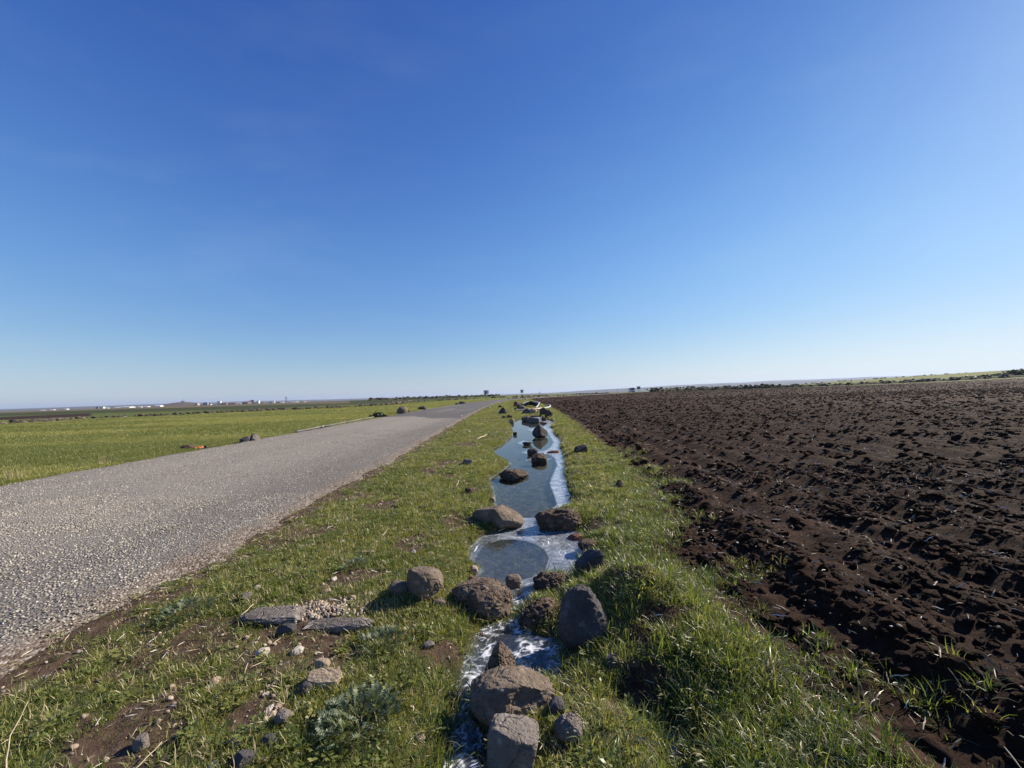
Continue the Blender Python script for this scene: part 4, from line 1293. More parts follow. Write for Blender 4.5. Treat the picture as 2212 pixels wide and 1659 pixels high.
stick('thin stick crossing the pale stick on the verge', [vz(824, 1160, 0.02), vz(838, 1148, 0.03)], 0.004, 'dry_stick')
stick('split yellow wood chip on the verge right of the road edge', [vz(775, 1194, 0.012), vz(808, 1193, 0.016)], 0.010, 'dry_stick', 'wood chip', 'wood_chip')
stick('dark stick lying on the verge by the flat bedded stone', [vz(962, 1014, 0.02), vz(985, 1016, 0.02)], 0.012, 'dark_stick')
stick('bent pale twig on the verge left of the dark upright clod', [vz(985, 1055, 0.02), vz(992, 1042, 0.05), vz(978, 1044, 0.03)], 0.006, 'dry_stick', 'twig', 'twig')
stick('white twig lying on the ice under the long wedge rock', [Vector((*gp(1078, 1152, WZ), WZ + .02)), Vector((*gp(1105, 1141, WZ), WZ + .04))], 0.007, 'dry_stick', 'twig', 'twig')
stick('white twig at the left shore of the lower pool', [vz(1018, 1262, 0.02), vz(1040, 1252, 0.03)], 0.005, 'dry_stick', 'twig', 'twig')


# curved pale water pipe and black hose at the far end of the ditch
def far_pt(u, v, dz=0.0, d=None):
    p = gp(u, v)
    return Vector((p[0], p[1], float(H0(*p)) + dz))


def catmull(P, n=8):
    out = []
    P = [P[0]] + P + [P[-1]]
    for i in range(1, len(P) - 2):
        for k in range(n):
            t = k / n
            a, b, c, d = P[i - 1], P[i], P[i + 1], P[i + 2]
            out.append(0.5 * ((2 * b) + (c - a) * t + (2 * a - 5 * b + 4 * c - d) * t * t + (3 * b - a - 3 * c + d) * t ** 3))
    out.append(P[-2])
    return out


pipe = empty('water_pipe', far_pt(1150, 884))
tag(pipe, 'long pale water pipe curving back over the rubble at the end of the ditch', 'pipe')
L0 = pipe.location.copy()
dref = far_pt(1150, 886)
def at_depth(u, v, y):
    d = ray(u, v); t = y / d.y
    return Vector((d.x * t, y, CAM_H + d.z * t))
yp = far_pt(1150, 892).y
bm = bmesh.new()
straight = [at_depth(1113, 886.5, yp), at_depth(1136, 885, yp), at_depth(1158, 883.2, yp + .3), at_depth(1174, 881.6, yp + 1.0)]
add_tube(bm, [p - L0 for p in catmull(straight, 4)], 0.06, 10)
pt_ = bm_obj('straight_run', bm, MT['pipe_pink'], pipe, True)
bm = bmesh.new()
bend = [at_depth(1174, 881.6, yp + 1.0), at_depth(1184, 879.8, yp + 2.2), at_depth(1189, 877, yp + 4), at_depth(1186, 874.5, yp + 6), at_depth(1180, 874.5, yp + 7.5)]
add_tube(bm, [p - L0 for p in catmull(bend, 5)], 0.055, 10)
bm_obj('bend', bm, MT['pipe_plastic'], pipe, True)
bm = bmesh.new()
c = at_depth(1154.5, 883.5, yp + .25) - L0
add_tube(bm, [c + Vector((-.05, 0, 0)), c + Vector((.05, 0, 0))], 0.085, 12)
add_tube(bm, [c + Vector((0, 0, .07)), c + Vector((.03, 0, .2))], 0.02, 6)
bm_obj('pipe_tie', bm, MT['orange_tie'], pipe, True)
stub = [at_depth(1157, 881, yp + 2.5), at_depth(1162, 876, yp + 3.0), at_depth(1164.5, 870, yp + 3.5)]
bm = bmesh.new()
add_tube(bm, catmull(stub, 4), 0.06, 10)
tag(bm_obj('pipe_stub', bm, MT['pipe_plastic'], None, True), 'short pale pipe end sticking up behind the curved pipe', 'pipe')
hz = empty('hose_coil', far_pt(1145, 879))
tag(hz, 'tangled bundle of black and grey hose behind the curved pipe', 'hose')
yh = hz.location.y
rs = random.Random(8)
for k in range(6):
    bm = bmesh.new()
    lp = []
    for i in range(9):
        t = i / 8
        u = 1127 + 37 * t; v = 874.5 - 4.5 * math.sin(math.pi * t) + rs.uniform(-.6, .6) + (k - 2) * 1.1
        lp.append(at_depth(u, v, yh + 1.5 * math.sin(math.pi * t) + k * .15) - hz.location)
    add_tube(bm, catmull(lp, 3), 0.07 + 0.02 * (k % 2), 8)
    bm_obj('hose', bm, MT['grey_hose' if k in (0, 3) else 'black_hose'], hz, True)
bm = bmesh.new()
add_box(bm, at_depth(1161, 868.5, yh + 2) - hz.location, (.18, .16, .2), .3, .03)
bm_obj('coupling', bm, MT['sign_white'], hz)
bm = bmesh.new()
a = at_depth(1119, 871.5, yh + .2); b_ = at_depth(1130, 882, yh - .4)
add_tube(bm, [a, a.lerp(b_, .5) + Vector((0, 0, -.03)), b_], [.09, .08, .06], 8)
tag(bm_obj('pipe_piece', bm, MT['concrete'], None, True), 'short grey pipe piece leaning in the rubble left of the hose', 'pipe')

# concrete channel along the far road edge
a = far_pt(640, 935); b_ = far_pt(806, 902.5)
ch = empty('irrigation_pipe', a)
tag(ch, 'long pale pipe lying in the grass along the far road edge', 'pipe')
dv = b_ - a; n_seg = 4
for k in range(n_seg):
    bm = bmesh.new()
    p0 = dv * (k / n_seg) + Vector((0, 0, .055)); p1 = dv * ((k + .99) / n_seg) + Vector((0, 0, .055))
    add_tube(bm, [p0, p0.lerp(p1, .96), p0.lerp(p1, .965), p1], [.045, .045, .058, .058], 12)
    bm_obj('pipe_section', bm, MT['concrete'], ch, True)

# orange scraps
for u, v, lab in [(430, 969, 'orange plastic scrap at the far road edge beside a small black stone'), (738, 911, 'small orange scrap on the pipe along the far road edge')]:
    p = far_pt(u, v)
    bm = bmesh.new()
    bmesh.ops.create_grid(bm, x_segments=6, y_segments=5, size=0.5)
    for vv in bm.verts:
        n = float(fbm(vv.co.x * 3 + u, vv.co.y * 3, 1.0, 2))
        vv.co = Vector((vv.co.x * .20, vv.co.y * .14, .03 + .06 * n + .02 * math.sin(vv.co.x * 9)))
    bmesh.ops.solidify(bm, geom=bm.faces[:], thickness=.006)
    o = bm_obj('plastic_scrap', bm, MT['orange_plastic'], None, True)
    o.location = p
    if u > 700:
        o.location.z += .18; o.scale = (.7, .7, .7)
    tag(o, lab, 'litter')


# ------------------------------------------------------------------ road signs
def chevron_sign(label, u, d, wbd, back=True):
    x = (u - 1106) / F_PX * d
    z0 = float(H0(x, d))
    o = empty('chevron_sign', (x, d, z0), math.radians(18))
    tag(o, label, 'road sign', 'chevron signs on the outside of the bend')
    W, Hb, zc = wbd, wbd * .95, 1.95
    bm = bmesh.new(); add_box(bm, (0, 0, zc), (W, .03, Hb), 0, .008)
    pn = bm_obj('sign_board', bm, MT['sign_white'], o)
    bm = bmesh.new()
    for sx_, sw, sz_, sh in ((-W / 2 + .035, .07, 0, Hb), (0, W, Hb / 2 - .03, .06), (0, W, -Hb / 2 + .03, .06)):
        add_box(bm, (sx_, -.019, zc + sz_), (sw, .006, sh))
    bm_obj('border', bm, MT['sign_red'], pn)
    bm = bmesh.new()
    t, hw, hh = W * .34, W * .32, Hb * .43
    ox = -W * .06
    outl = [(-hw, hh), (-hw + t, hh), (hw, 0), (-hw + t, -hh), (-hw, -hh), (hw - t, 0)]
    for side in (1, -1):
        q = [outl[0], outl[1], outl[2], outl[5]]
        vs = [bm.verts.new((ox + px, -.022, zc + py * side)) for px, py in q]
        f = bm.faces.new(vs if side == 1 else vs[::-1])
    bmesh.ops.solidify(bm, geom=bm.faces[:], thickness=.004)
    bm_obj('chevron', bm, MT['sign_black'], pn)
    for sx_ in (-W * .06, W * .3):
        bm = bmesh.new()
        add_tube(bm, [(sx_, .05, -.2), (sx_, .05, zc + Hb * .4)], .04, 8)
        bm_obj('post', bm, MT['steel'], o, True)
    if back:
        bm = bmesh.new(); add_box(bm, (W * .42, .12, zc + .03), (W * .5, .025, Hb * .98), -.3, .006)
        bm_obj('rear_board', bm, MT['steel'], o)
    return o


chevron_sign('nearer left chevron sign with a second grey board behind it', 1049, 94, 1.05, True)
chevron_sign('farther chevron sign on two posts, right of the nearer one and above the ditch rubble', 1127, 122, 1.0, False)


def small_sign(label, u, d, w_, h_, zc, mt_):
    x = (u - 1106) / F_PX * d
    o = empty('road_sign', (x, d, float(H0(x, d))), 0)
    bm = bmesh.new(); add_box(bm, (0, 0, zc), (w_, .03, h_), 0, .01); bm_obj('sign_board', bm, MT[mt_], o)
    bm = bmesh.new(); add_tube(bm, [(0, .04, -.3), (0, .04, zc + h_ * .3)], .05, 8); bm_obj('post', bm, MT['steel'], o, True)
    tag(o, label, 'road sign')


small_sign('grey square sign seen from behind, right of the white van', 1379, 172, 1.55, 1.25, 2.0, 'wall_grey')
small_sign('tiny marker sign on a post in the green field left of the van', 1334, 210, .6, .5, 1.7, 'steel')
small_sign('tiny marker post beyond the bend right of the farther chevron sign', 1165, 160, .35, .6, 1.2, 'steel')


# ------------------------------------------------------------------ van
def build_van():
    d = 166.0
    x = (1363 - 1106) / F_PX * d + .1
    o = empty('van', (x, d, float(H0(x, d)) + .05), math.radians(-7))
    tag(o, 'white van driving away on the far road beyond the bend', 'van')
    Lv, Wv, Hv = 4.9, 1.95, 2.05
    prof = [(-Lv / 2, .35), (-Lv / 2, 1.05), (-Lv / 2 + .12, 1.95), (-Lv / 2 + .3, Hv), (.9, Hv), (1.45, 1.75), (1.85, 1.15), (Lv / 2, .95), (Lv / 2, .35)]
    bm = bmesh.new()
    secs = []
    for sx_ in (-1, 1):
        lo = [bm.verts.new((sx_ * (Wv / 2 - .16 * max(0, (z - 1.05)) / 1.0), y, z)) for y, z in prof]
        secs.append(lo)
    n = len(prof)
    for i in range(n):
        bm.faces.new((secs[0][i], secs[0][(i + 1) % n], secs[1][(i + 1) % n], secs[1][i]))
    bm.faces.new(secs[0][::-1]); bm.faces.new(secs[1])
    bmesh.ops.bevel(bm, geom=bm.edges[:], offset=.05, segments=2, affect='EDGES')
    body = bm_obj('body', bm, MT['van_paint'], o)
    # rear window follows the sloping tailgate
    def quad(name, pts_, mt_, par=o, th=.02):
        bm = bmesh.new(); bm.faces.new([bm.verts.new(p) for p in pts_]); bmesh.ops.solidify(bm, geom=bm.faces[:], thickness=th)
        return bm_obj(name, bm, MT[mt_], par)
    yb = -Lv / 2
    quad('rear_window', [(-.80, yb - .015, 1.12), (.80, yb - .015, 1.12), (.72, yb + .085, 1.88), (-.72, yb + .085, 1.88)], 'van_glass')
    quad('licence_plate', [(-.30, yb - .03, .82), (.30, yb - .03, .82), (.30, yb - .03, .96), (-.30, yb - .03, .96)], 'plate_white')
    for sx_ in (-1, 1):
        quad('tail_light', [(sx_ * .86 - .07, yb - .03, .75), (sx_ * .86 + .07, yb - .03, .75), (sx_ * .86 + .05, yb - .02, 1.1), (sx_ * .86 - .07, yb - .02, 1.1)], 'red_lamp')
        xs = sx_ * (Wv / 2 + .012); xt = sx_ * (Wv / 2 - .115)
        quad('side_window', [(xs, -1.9, 1.15), (xs, .2, 1.15), (xt, .1, 1.82), (xt, -1.8, 1.82)], 'van_glass')
        quad('side_window', [(xs, .35, 1.15), (xs, 1.55, 1.15), (xt, 1.2, 1.72), (xt, .3, 1.82)], 'van_glass')
        bm = bmesh.new(); add_box(bm, (sx_ * (Wv / 2 + .12), 1.45, 1.25), (.2, .1, .22), 0, .03); bm_obj('mirror', bm, MT['black_rubber'], o)
    bm = bmesh.new(); add_box(bm, (0, yb - .04, .45), (Wv - .05, .14, .24), 0, .04); bm_obj('bumper', bm, MT['black_rubber'], o)
    for sx_ in (-1, 1):
        for yy in (-1.55, 1.5):
            bm = bmesh.new(); add_tube(bm, [(sx_ * .74, yy, .33), (sx_ * .96, yy, .33)], .33, 20)
            wl = bm_obj('wheel', bm, MT['black_rubber'], o, True)
            bm = bmesh.new(); add_tube(bm, [(sx_ * .95, yy, .33), (sx_ * .975, yy, .33)], .2, 16)
            bm_obj('rim', bm, MT['steel'], wl, True)


build_van()


# ------------------------------------------------------------------ rubble rows (dry stone walls)
_stone_meshes = {}


def stone_protos(mt_, n=5):
    if mt_ not in _stone_meshes:
        L = []
        for k in range(n):
            P, Fq = stone_shape(900 + k, e=2.5, cuts=5, a2=.06, lvl=2)
            o = mesh_np('stone', P, Fq, MT[mt_], linkit=False, smooth=False)
            L.append(o.data)
        _stone_meshes[mt_] = L
    return _stone_meshes[mt_]


def stone_row(label, line, n, smin, smax, wid, mats, seed, gaps=0.0, heap=0.0):
    rs = np.random.RandomState(seed)
    line = np.array(line, float)
    dd = np.concatenate([[0], np.cumsum(np.hypot(*np.diff(line, axis=0).T))])
    root = empty('stone_row', (line[0][0], line[0][1], 0))
    tag(root, label, 'stone wall', 'rubble rows between the fields')
    if heap:
        tt = np.linspace(0, dd[-1], max(20, int(dd[-1] / 1.5)))
        bx, by = np.interp(tt, dd, line[:, 0]), np.interp(tt, dd, line[:, 1])
        prof = [(-wid * 1.7, -.4), (-wid, .35), (-wid * .3, .85), (wid * .3, .9), (wid, .4), (wid * 1.7, -.4)]
        rows = []
        for off, hz_ in prof:
            jit = fbm(tt * .35, tt * 0 + off * 3 + seed, 0, 3)
            yy = by + off + .3 * jit
            rows.append(np.stack([bx - line[0][0], yy - line[0][1], H0(bx, yy) + heap * .85 * hz_ * (1 + .7 * jit)], 1))
        mesh_np('bank', np.concatenate(rows), grid_faces(len(prof), len(tt)), MT['grassland'], root, attrs={'cover': np.zeros((len(prof) * len(tt), 3)) + np.array([.085, .085, .045])})
    for k in range(n):
        t = rs.uniform(0, dd[-1])
        if gaps and perlin(np.array([t * .07]), np.array([seed * 1.7]))[0] < gaps - .3:
            t = (t * 1.37) % dd[-1]
        x = np.interp(t, dd, line[:, 0]); y = np.interp(t, dd, line[:, 1])
        x += rs.normal() * wid * .5; y += rs.normal() * wid
        s = rs.uniform(smin, smax) * rs.uniform(.6, 1.15)
        o = bpy.data.objects.new('stone', stone_protos(mats[k % len(mats)])[k % 5])
        o.scale = (s * rs.uniform(.8, 1.4) / 2, s * rs.uniform(.8, 1.3) / 2, s * rs.uniform(.45, .7) / 2)
        o.rotation_euler = (rs.uniform(-.3, .3), rs.uniform(-.3, .3), rs.uniform(0, 6.28))
        o.location = (x - line[0][0], y - line[0][1], float(H0(x, y)) + s * rs.uniform(.05, .30) + heap * rs.uniform(0, 1) ** 1.5)
        link(o, root)
    return root


lw = WALL[np.argsort(WALL[:, 0])]
stone_row('rubble row across the green field at the far left', [tuple(p) for p in WALL[:5]], 260, .25, .6, 1.3, ['brown_basalt', 'dark_basalt', 'dark_basalt', 'mud_lump'], 3, .3)
stone_row('rubble row in the middle distance left of the road, below the village', [tuple(p) for p in WALL[4:9]], 280, .3, .75, 1.0, ['dark_basalt', 'mud_lump', 'dark_basalt'], 4, .1)
stone_row('rubble row behind the nearer chevron sign', [tuple(p) for p in WALL[8:]], 160, .5, 1.0, .7, ['dark_basalt', 'brown_basalt'], 5, .2)
stone_row('low dark rubble bank on the skyline left of the nearer chevron sign', [(-78, 210), (-52, 230), (-30, 236), (-8, 250)], 290, .6, 1.5, 1.8, ['dark_basalt', 'slate_basalt'], 6, heap=1.1)
stone_row('low rubble row at the outside of the bend', [(-2, 102), (6, 117), (16, 131), (30, 146), (40, 158)], 110, .3, .8, .6, ['dark_basalt', 'brown_basalt'], 7)
stone_row('low rubble bank left of the white van', [(28, 165), (36, 172), (46, 182)], 90, .5, 1.0, 1.0, ['dark_basalt', 'brown_basalt', 'grey_basalt'], 8)
RW = [(62, 172), (72, 176), (84, 178), (100, 176), (122, 170)]
stone_row('dark rubble wall along the far edge of the ploughed field, right of the van', RW, 295, .6, 1.5, 1.3, ['dark_basalt', 'slate_basalt', 'brown_basalt'], 9, heap=1.5)
RW2 = [(122, 170), (145, 163), (170, 157), (200, 150), (235, 146)]
stone_row('broken rubble wall at the right end of the ploughed field, under the green slope', RW2, 280, .6, 1.4, 1.4, ['dark_basalt', 'slate_basalt', 'brown_basalt'], 10, heap=1.0)
stone_row('thin rubble line on the crest of the green slope', [(170, 330), (230, 320), (330, 300), (430, 290)], 150, .8, 1.8, 1.6, ['dark_basalt', 'slate_basalt'], 11, .2)


# ------------------------------------------------------------------ bushes
def foliage_data(name, n, rx, ry, rz_, leaf, seed, mt_):
    rs = np.random.RandomState(seed)
    V, Fq, tint = [], [], []
    for k in range(n):
        d = rs.normal(size=3); d /= np.linalg.norm(d)
        rr = rs.uniform(.45, 1.0) * (1 + .25 * float(perlin(np.array([d[0] * 2 + seed]), np.array([d[1] * 2]), np.array([d[2] * 2]))[0]) * 2)
        c = np.array([d[0] * rx, d[1] * ry, abs(d[2]) * rz_]) * rr
        a = rs.normal(size=3); a /= np.linalg.norm(a)
        b = np.cross(a, rs.normal(size=3)); b /= np.linalg.norm(b)
        s = leaf * rs.uniform(.6, 1.3)
        i = len(V)
        V += [c - a * s, c + b * s * .6, c + a * s, c - b * s * .6]
        Fq.append((i, i + 1, i + 2, i + 3))
        tint += [rs.uniform(0, 1)] * 4
    o = mesh_np(name, np.array(V), np.array(Fq), MT[mt_], smooth=False, attrs={'tint': np.array(tint)}, linkit=False)
    return o.data


BUSH = [foliage_data('foliage', 520, 1.2, 1.2, 1.15, .20, 20 + k, 'bush_leaf') for k in range(3)]
bm = bmesh.new()
for k in range(5):
    a_ = k * 1.25
    add_tube(bm, [(0, 0, -.2), (.25 * math.cos(a_), .25 * math.sin(a_), .4), (.6 * math.cos(a_), .6 * math.sin(a_), .8)], [.06, .04, .02], 6)
tmp = bm_obj('stem', bm, MT['bark'])
STEM = tmp.data
bpy.data.objects.remove(tmp)
BUSHES = [(2205, 178, 2.6, 'tall dark bush at the right edge of the picture, biggest on the field edge'), (2160, 172, 1.7, 'dark bush left of the biggest one at the right edge'), (2128, 176, 1.4, 'dark bush third from the right edge of the picture'),
          (2090, 174, 1.3, 'low dark bush between the pale rocks and the right hand bushes'), (2060, 180, 1.0, 'small low bush right of the pale rocks on the field edge'),
          (1995, 176, 1.25, 'dark bush left of the pale rocks on the field edge'), (1960, 178, 1.3, 'wide low bush in the middle of the field edge'), (1880, 178, 1.1, 'round bush on the field edge left of the middle'),
          (1835, 180, .9, 'small bush on the field edge, right of the dark wall end'), (1770, 182, 1.2, 'dark bush at the right end of the dark rubble wall'), (1705, 184, .9, 'small bush on the dark rubble wall'),
          (1640, 188, .8, 'little bush on the skyline of the rubble wall'), (1915, 172, .9, 'pale low bush in front of the middle of the field edge')]
for k, (u, d, s, lab) in enumerate(BUSHES):
    d = d * .93 if u > 1800 else d
    x = (u - 1106) / F_PX * d
    o = empty('bush', (x, d, float(H0(x, d))), k * 1.1)
    o.scale = (s * 2.0, s * 1.5, s * .78)
    tag(o, lab, 'bush', 'bushes along the far field edge')
    f = bpy.data.objects.new('foliage', BUSH[k % 3]); link(f, o)
    q = bpy.data.objects.new('stem', STEM); link(q, o)
for u, v, s, lab in [(2005, 805, 1.0, 'white pale rock standing among the bushes of the field edge'), (2020, 799, .8, 'small pale rock on the slope above the standing pale rock'), (2092, 811, 1.1, 'flat pale rock at the foot of the right hand bushes')]:
    d = 168.0
    x = (u - 1106) / F_PX * d
    P, Fq = stone_shape(int(u), e=2.5, cuts=5, lvl=3)
    o = mesh_np('rock', P * np.array([s, s, s * .7]), Fq, MT['white_limestone'], loc=(x, d, float(H0(x, d)) + .5), smooth=False)
    tag(o, lab, 'rock')
# brown grass clump by the pipe
o = empty('shrub', far_pt(818, 901)); o.scale = (.55, .45, .30)
tag(o, 'low dark brown shrub at the far road edge where the pale pipe ends', 'shrub')
link(bpy.data.objects.new('foliage', BUSH[1]), o); link(bpy.data.objects.new('stem', STEM), o)


# ------------------------------------------------------------------ village on the plain
def building(label, u, wpx, hpx, d, wall, roof, kind='flat'):
    x = (u - 1106) / F_PX * d
    z = float(H0(x, d))
    k = d / F_PX
    W, Hh, D = wpx * k, hpx * k, max(6.0, wpx * k * .6)
    o = empty('house' if kind != 'shed' else 'shed', (x, d, z), math.radians((int(u) * 37) % 40 - 20))
    tag(o, label, 'house' if kind != 'shed' else 'shed', 'buildings of the distant village')
    rh = Hh * .3 if kind != 'flat' else .5
    bm = bmesh.new(); add_box(bm, (0, 0, (Hh - rh) / 2 - .5), (W, D, Hh - rh + 1)); bm_obj('wall', bm, MT[wall], o)
    bm = bmesh.new()
    if kind == 'flat':
        add_box(bm, (0, 0, Hh - rh + .25), (W + .6, D + .6, .5))
    else:
        zz = Hh - rh
        vs = [bm.verts.new(p) for p in [(-W / 2 - .4, -D / 2 - .5, zz), (W / 2 + .4, -D / 2 - .5, zz), (W / 2 + .4, D / 2 + .5, zz), (-W / 2 - .4, D / 2 + .5, zz), (-W / 2 - .4, 0, Hh + .3), (W / 2 + .4, 0, Hh + .3)]]
        for q in ((0, 1, 5, 4), (2, 3, 4, 5), (0, 4, 3), (1, 2, 5), (3, 2, 1, 0)):
            bm.faces.new([vs[i] for i in q])
    bm_obj('roof', bm, MT[roof], o)
    if wpx > 5:
        nwin = max(2, int(W / 4))
        for i in range(nwin):
            bm = bmesh.new(); add_box(bm, (-W / 2 + (i + .5) * W / nwin, -D / 2 - .03, (Hh - rh) * .5), (1.1, .1, 1.3))
            bm_obj('window', bm, MT['van_glass'], o)


z5 = lambda zx: (700 + zx / 4.424) * .5486
V5 = [(330, 55, 30, 'wall_pink', 'roof_white', 'flat', 'pale pink house on the right foot of the bare mound'), (405, 40, 18, 'wall_white', 'roof_white', 'shed', 'low white roofed shed beside the pale pink house'),
      (482, 60, 38, 'wall_grey', 'roof_blue', 'flat', 'dark blue grey house near the mound'), (440, 60, 18, 'wall_brown', 'roof_brown', 'shed', 'low brown shed in front of the dark blue grey house'),
      (491, 20, 16, 'wall_white', 'roof_white', 'flat', 'small white hut below the dark blue grey house'), (563, 38, 26, 'wall_cream', 'roof_brown', 'shed', 'cream gabled house right of the dark blue grey house'),
      (525, 60, 12, 'wall_white', 'roof_white', 'shed', 'long low white shed in front of the cream gabled house'), (650, 60, 14, 'wall_white', 'roof_white', 'shed', 'long white shed left of the tall cream house'),
      (719, 48, 46, 'wall_cream', 'roof_white', 'flat', 'tall cream house, brightest in the village'), (800, 80, 28, 'wall_brown', 'roof_brown', 'shed', 'brown house right of the tall cream house'),
      (930, 28, 20, 'wall_white', 'roof_white', 'flat', 'small white house in front of the long brown roof'), (975, 130, 26, 'wall_brown', 'roof_brown', 'shed', 'long brown roofed barn in the middle of the village'),
      (1085, 56, 20, 'wall_white', 'roof_white', 'shed', 'white shed right of the long brown barn'), (1150, 50, 14, 'wall_grey', 'roof_white', 'shed', 'grey shed with a pale roof right of the white shed'),
      (1195, 120, 34, 'wall_brown', 'roof_brown', 'shed', 'large brown roofed house in the right half of the village'), (1250, 34, 42, 'wall_pink', 'roof_white', 'flat', 'tall pinkish house at the end of the large brown roof'),
      (1312, 66, 48, 'wall_grey', 'roof_blue', 'flat', 'tall dark blue house, highest roof in the village'), (1358, 72, 26, 'wall_white', 'roof_white', 'flat', 'white house in front of the tall dark blue house'),
      (1400, 32, 40, 'wall_white', 'roof_white', 'flat', 'narrow white tower house right of the tall dark blue house'), (1450, 70, 20, 'wall_brown', 'roof_brown', 'shed', 'low brown house right of the narrow white house'),
      (1625, 50, 22, 'wall_grey', 'roof_blue', 'shed', 'dark roofed house left of the lattice tower'), (1665, 32, 26, 'wall_white', 'roof_white', 'flat', 'white cube house left of the lattice tower'),
      (1750, 66, 20, 'wall_brown', 'roof_brown', 'shed', 'brown barn just left of the lattice tower'), (1810, 52, 14, 'wall_white', 'roof_white', 'shed', 'low white shed touching the lattice tower'),
      (2040, 90, 12, 'wall_white', 'roof_white', 'shed', 'long low white shed right of the lattice tower'), (2170, 90, 14, 'wall_cream', 'roof_brown', 'shed', 'long low cream shed farther right of the lattice tower')]
for zx, zw, zh, wa, ro, kd, lab in V5:
    building(lab, z5(zx), zw / 4.424 * .5486 * 1.15, zh / 4.424 * .5486 * 1.5, 1500 + (int(zx) * 7) % 160, wa, ro, kd)
z1 = lambda zx: zx * .5425 * .5486
V1 = [(868, 60, 10, 'wall_white', 'roof_white', 'shed', 'left one of two long white sheds left of the mound'), (930, 80, 12, 'wall_white', 'roof_white', 'shed', 'right and longer one of two long white sheds left of the mound'),
      (1016, 30, 8, 'wall_white', 'roof_white', 'shed', 'short white shed between the long sheds and the mound'), (1066, 40, 9, 'wall_white', 'roof_white', 'shed', 'white shed at the left foot of the mound'),
      (1152, 52, 14, 'wall_white', 'roof_white', 'shed', 'big white hall just left of the mound top'), (712, 32, 16, 'wall_grey', 'roof_blue', 'flat', 'blue grey house at the left end of the village'),
      (740, 32, 16, 'wall_cream', 'roof_white', 'flat', 'cream house touching the blue grey house at the left'), (772, 28, 8, 'wall_white', 'roof_white', 'shed', 'small white shed right of the cream house at the left'),
      (480, 30, 10, 'wall_white', 'roof_white', 'shed', 'lone white house far out on the left plain'), (380, 34, 7, 'wall_white', 'roof_white', 'shed', 'white shed left of the lone white house on the plain'), (310, 40, 6, 'wall_white', 'roof_white', 'shed', 'leftmost pale shed out on the plain')]
for zx, zw, zh, wa, ro, kd, lab in V1:
    building(lab, z1(zx), zw * .2976 * .85, zh * .2976 * 1.05, 1350 + (int(zx) * 11) % 140, wa, ro, kd)
building('small white building on the skyline between village and signs', 842, 6, 4, 900, 'wall_white', 'roof_white', 'flat')

# mound with hut and mast
mx = (395 - 1106) / F_PX * 1650
th_ = np.linspace(0, 2 * math.pi, 49)
rr_ = np.linspace(0, 1, 14)
Rm, Tm = np.meshgrid(rr_, th_, indexing='ij')
Xm, Ym = Rm * np.cos(Tm) * 190, Rm * np.sin(Tm) * 120
Zm = 19 * np.exp(-(Rm * 1.75) ** 2) * (1 + .12 * fbm(Xm * .03, Ym * .03, 0, 3)) - 1.2
o = mesh_np('hill', np.stack([Xm, Ym, Zm], -1).reshape(-1, 3), grid_faces(*Xm.shape), MT['grassland'], attrs={'cover': np.zeros((Xm.size, 3)) + np.array([.13, .105, .085])}, loc=(mx, 1650, float(H0(mx, 1650))))
tag(o, kind='structure')
for dx, W, Hh, lab in [(-2, 12, 5, 'dark hut on top of the bare mound')]:
    o = empty('hut', (mx, 1650, float(H0(mx, 1650)) + 17))
    tag(o, lab, 'hut')
    bm = bmesh.new(); add_box(bm, (0, 0, 2), (W, 8, 5)); bm_obj('wall', bm, MT['wall_brown'], o)
    bm = bmesh.new(); add_box(bm, (0, 0, 4.8), (W + 1, 9, .6)); bm_obj('roof', bm, MT['wall_grey'], o)


def lattice(label, u, d, H_, wb, wt, cabin):
    x = (u - 1106) / F_PX * d
    o = empty('lattice_tower' if cabin else 'mast', (x, d, float(H0(x, d)) - 1))
    tag(o, label, 'tower' if cabin else 'mast')
    for sx_ in (-1, 1):
        for sy_ in (-1, 1):
            bm = bmesh.new()
            add_tube(bm, [(sx_ * wb, sy_ * wb, 0), (sx_ * wt, sy_ * wt, H_)], .28 if cabin else .15, 6)
            bm_obj('leg', bm, MT['steel'], o)
    n = 7 if cabin else 5
    bm = bmesh.new()
    for k in range(n):
        t0, t1 = k / n, (k + 1) / n
        a0, a1 = wb + (wt - wb) * t0, wb + (wt - wb) * t1
        for (p, q) in (((-1, -1), (1, -1)), ((1, -1), (1, 1)), ((1, 1), (-1, 1)), ((-1, 1), (-1, -1))):
            add_tube(bm, [(p[0] * a0, p[1] * a0, H_ * t0), (q[0] * a1, q[1] * a1, H_ * t1)], .14, 4)
            add_tube(bm, [(q[0] * a0, q[1] * a0, H_ * t0), (p[0] * a1, p[1] * a1, H_ * t1)], .14, 4)
    b_ = bm_obj('bracing', bm, MT['steel'], o)
    b_['kind'] = 'stuff'
    if cabin:
        bm = bmesh.new(); add_box(bm, (0, 0, H_ + 1.6), (5.2, 5.2, 3.4), 0, .5); bm_obj('tank', bm, MT['wall_grey'], o)


lattice('steel lattice water tower standing above the right end of the village', z5(1883), 1500, 22, 2.6, 1.9, True)
lattice('thin mast on the left shoulder of the bare mound', z5(92), 1600, 30, .8, .4, False)
for u, lab in [(z5(1990), 'thin pole right of the lattice tower, nearest it'), (z5(2025), 'taller thin pole second right of the lattice tower'), (z5(2153), 'thin pole by the long cream shed'), (758, 'lone pole on the skyline left of the road bend'), (678, 'thin dark pole beside the farthest white sheds')]:
    d = 1400.0
    x = (u - 1106) / F_PX * d
    o = empty('utility_pole', (x, d, float(H0(x, d)) - 1))
    tag(o, lab, 'pole', 'poles near the village')
    bm = bmesh.new(); add_tube(bm, [(0, 0, 0), (0, 0, 13)], [.35, .25], 6); bm_obj('pole', bm, MT['bark'], o)
    bm = bmesh.new(); add_box(bm, (0, 0, 12), (3.2, .25, .3)); bm_obj('crossarm', bm, MT['bark'], o)


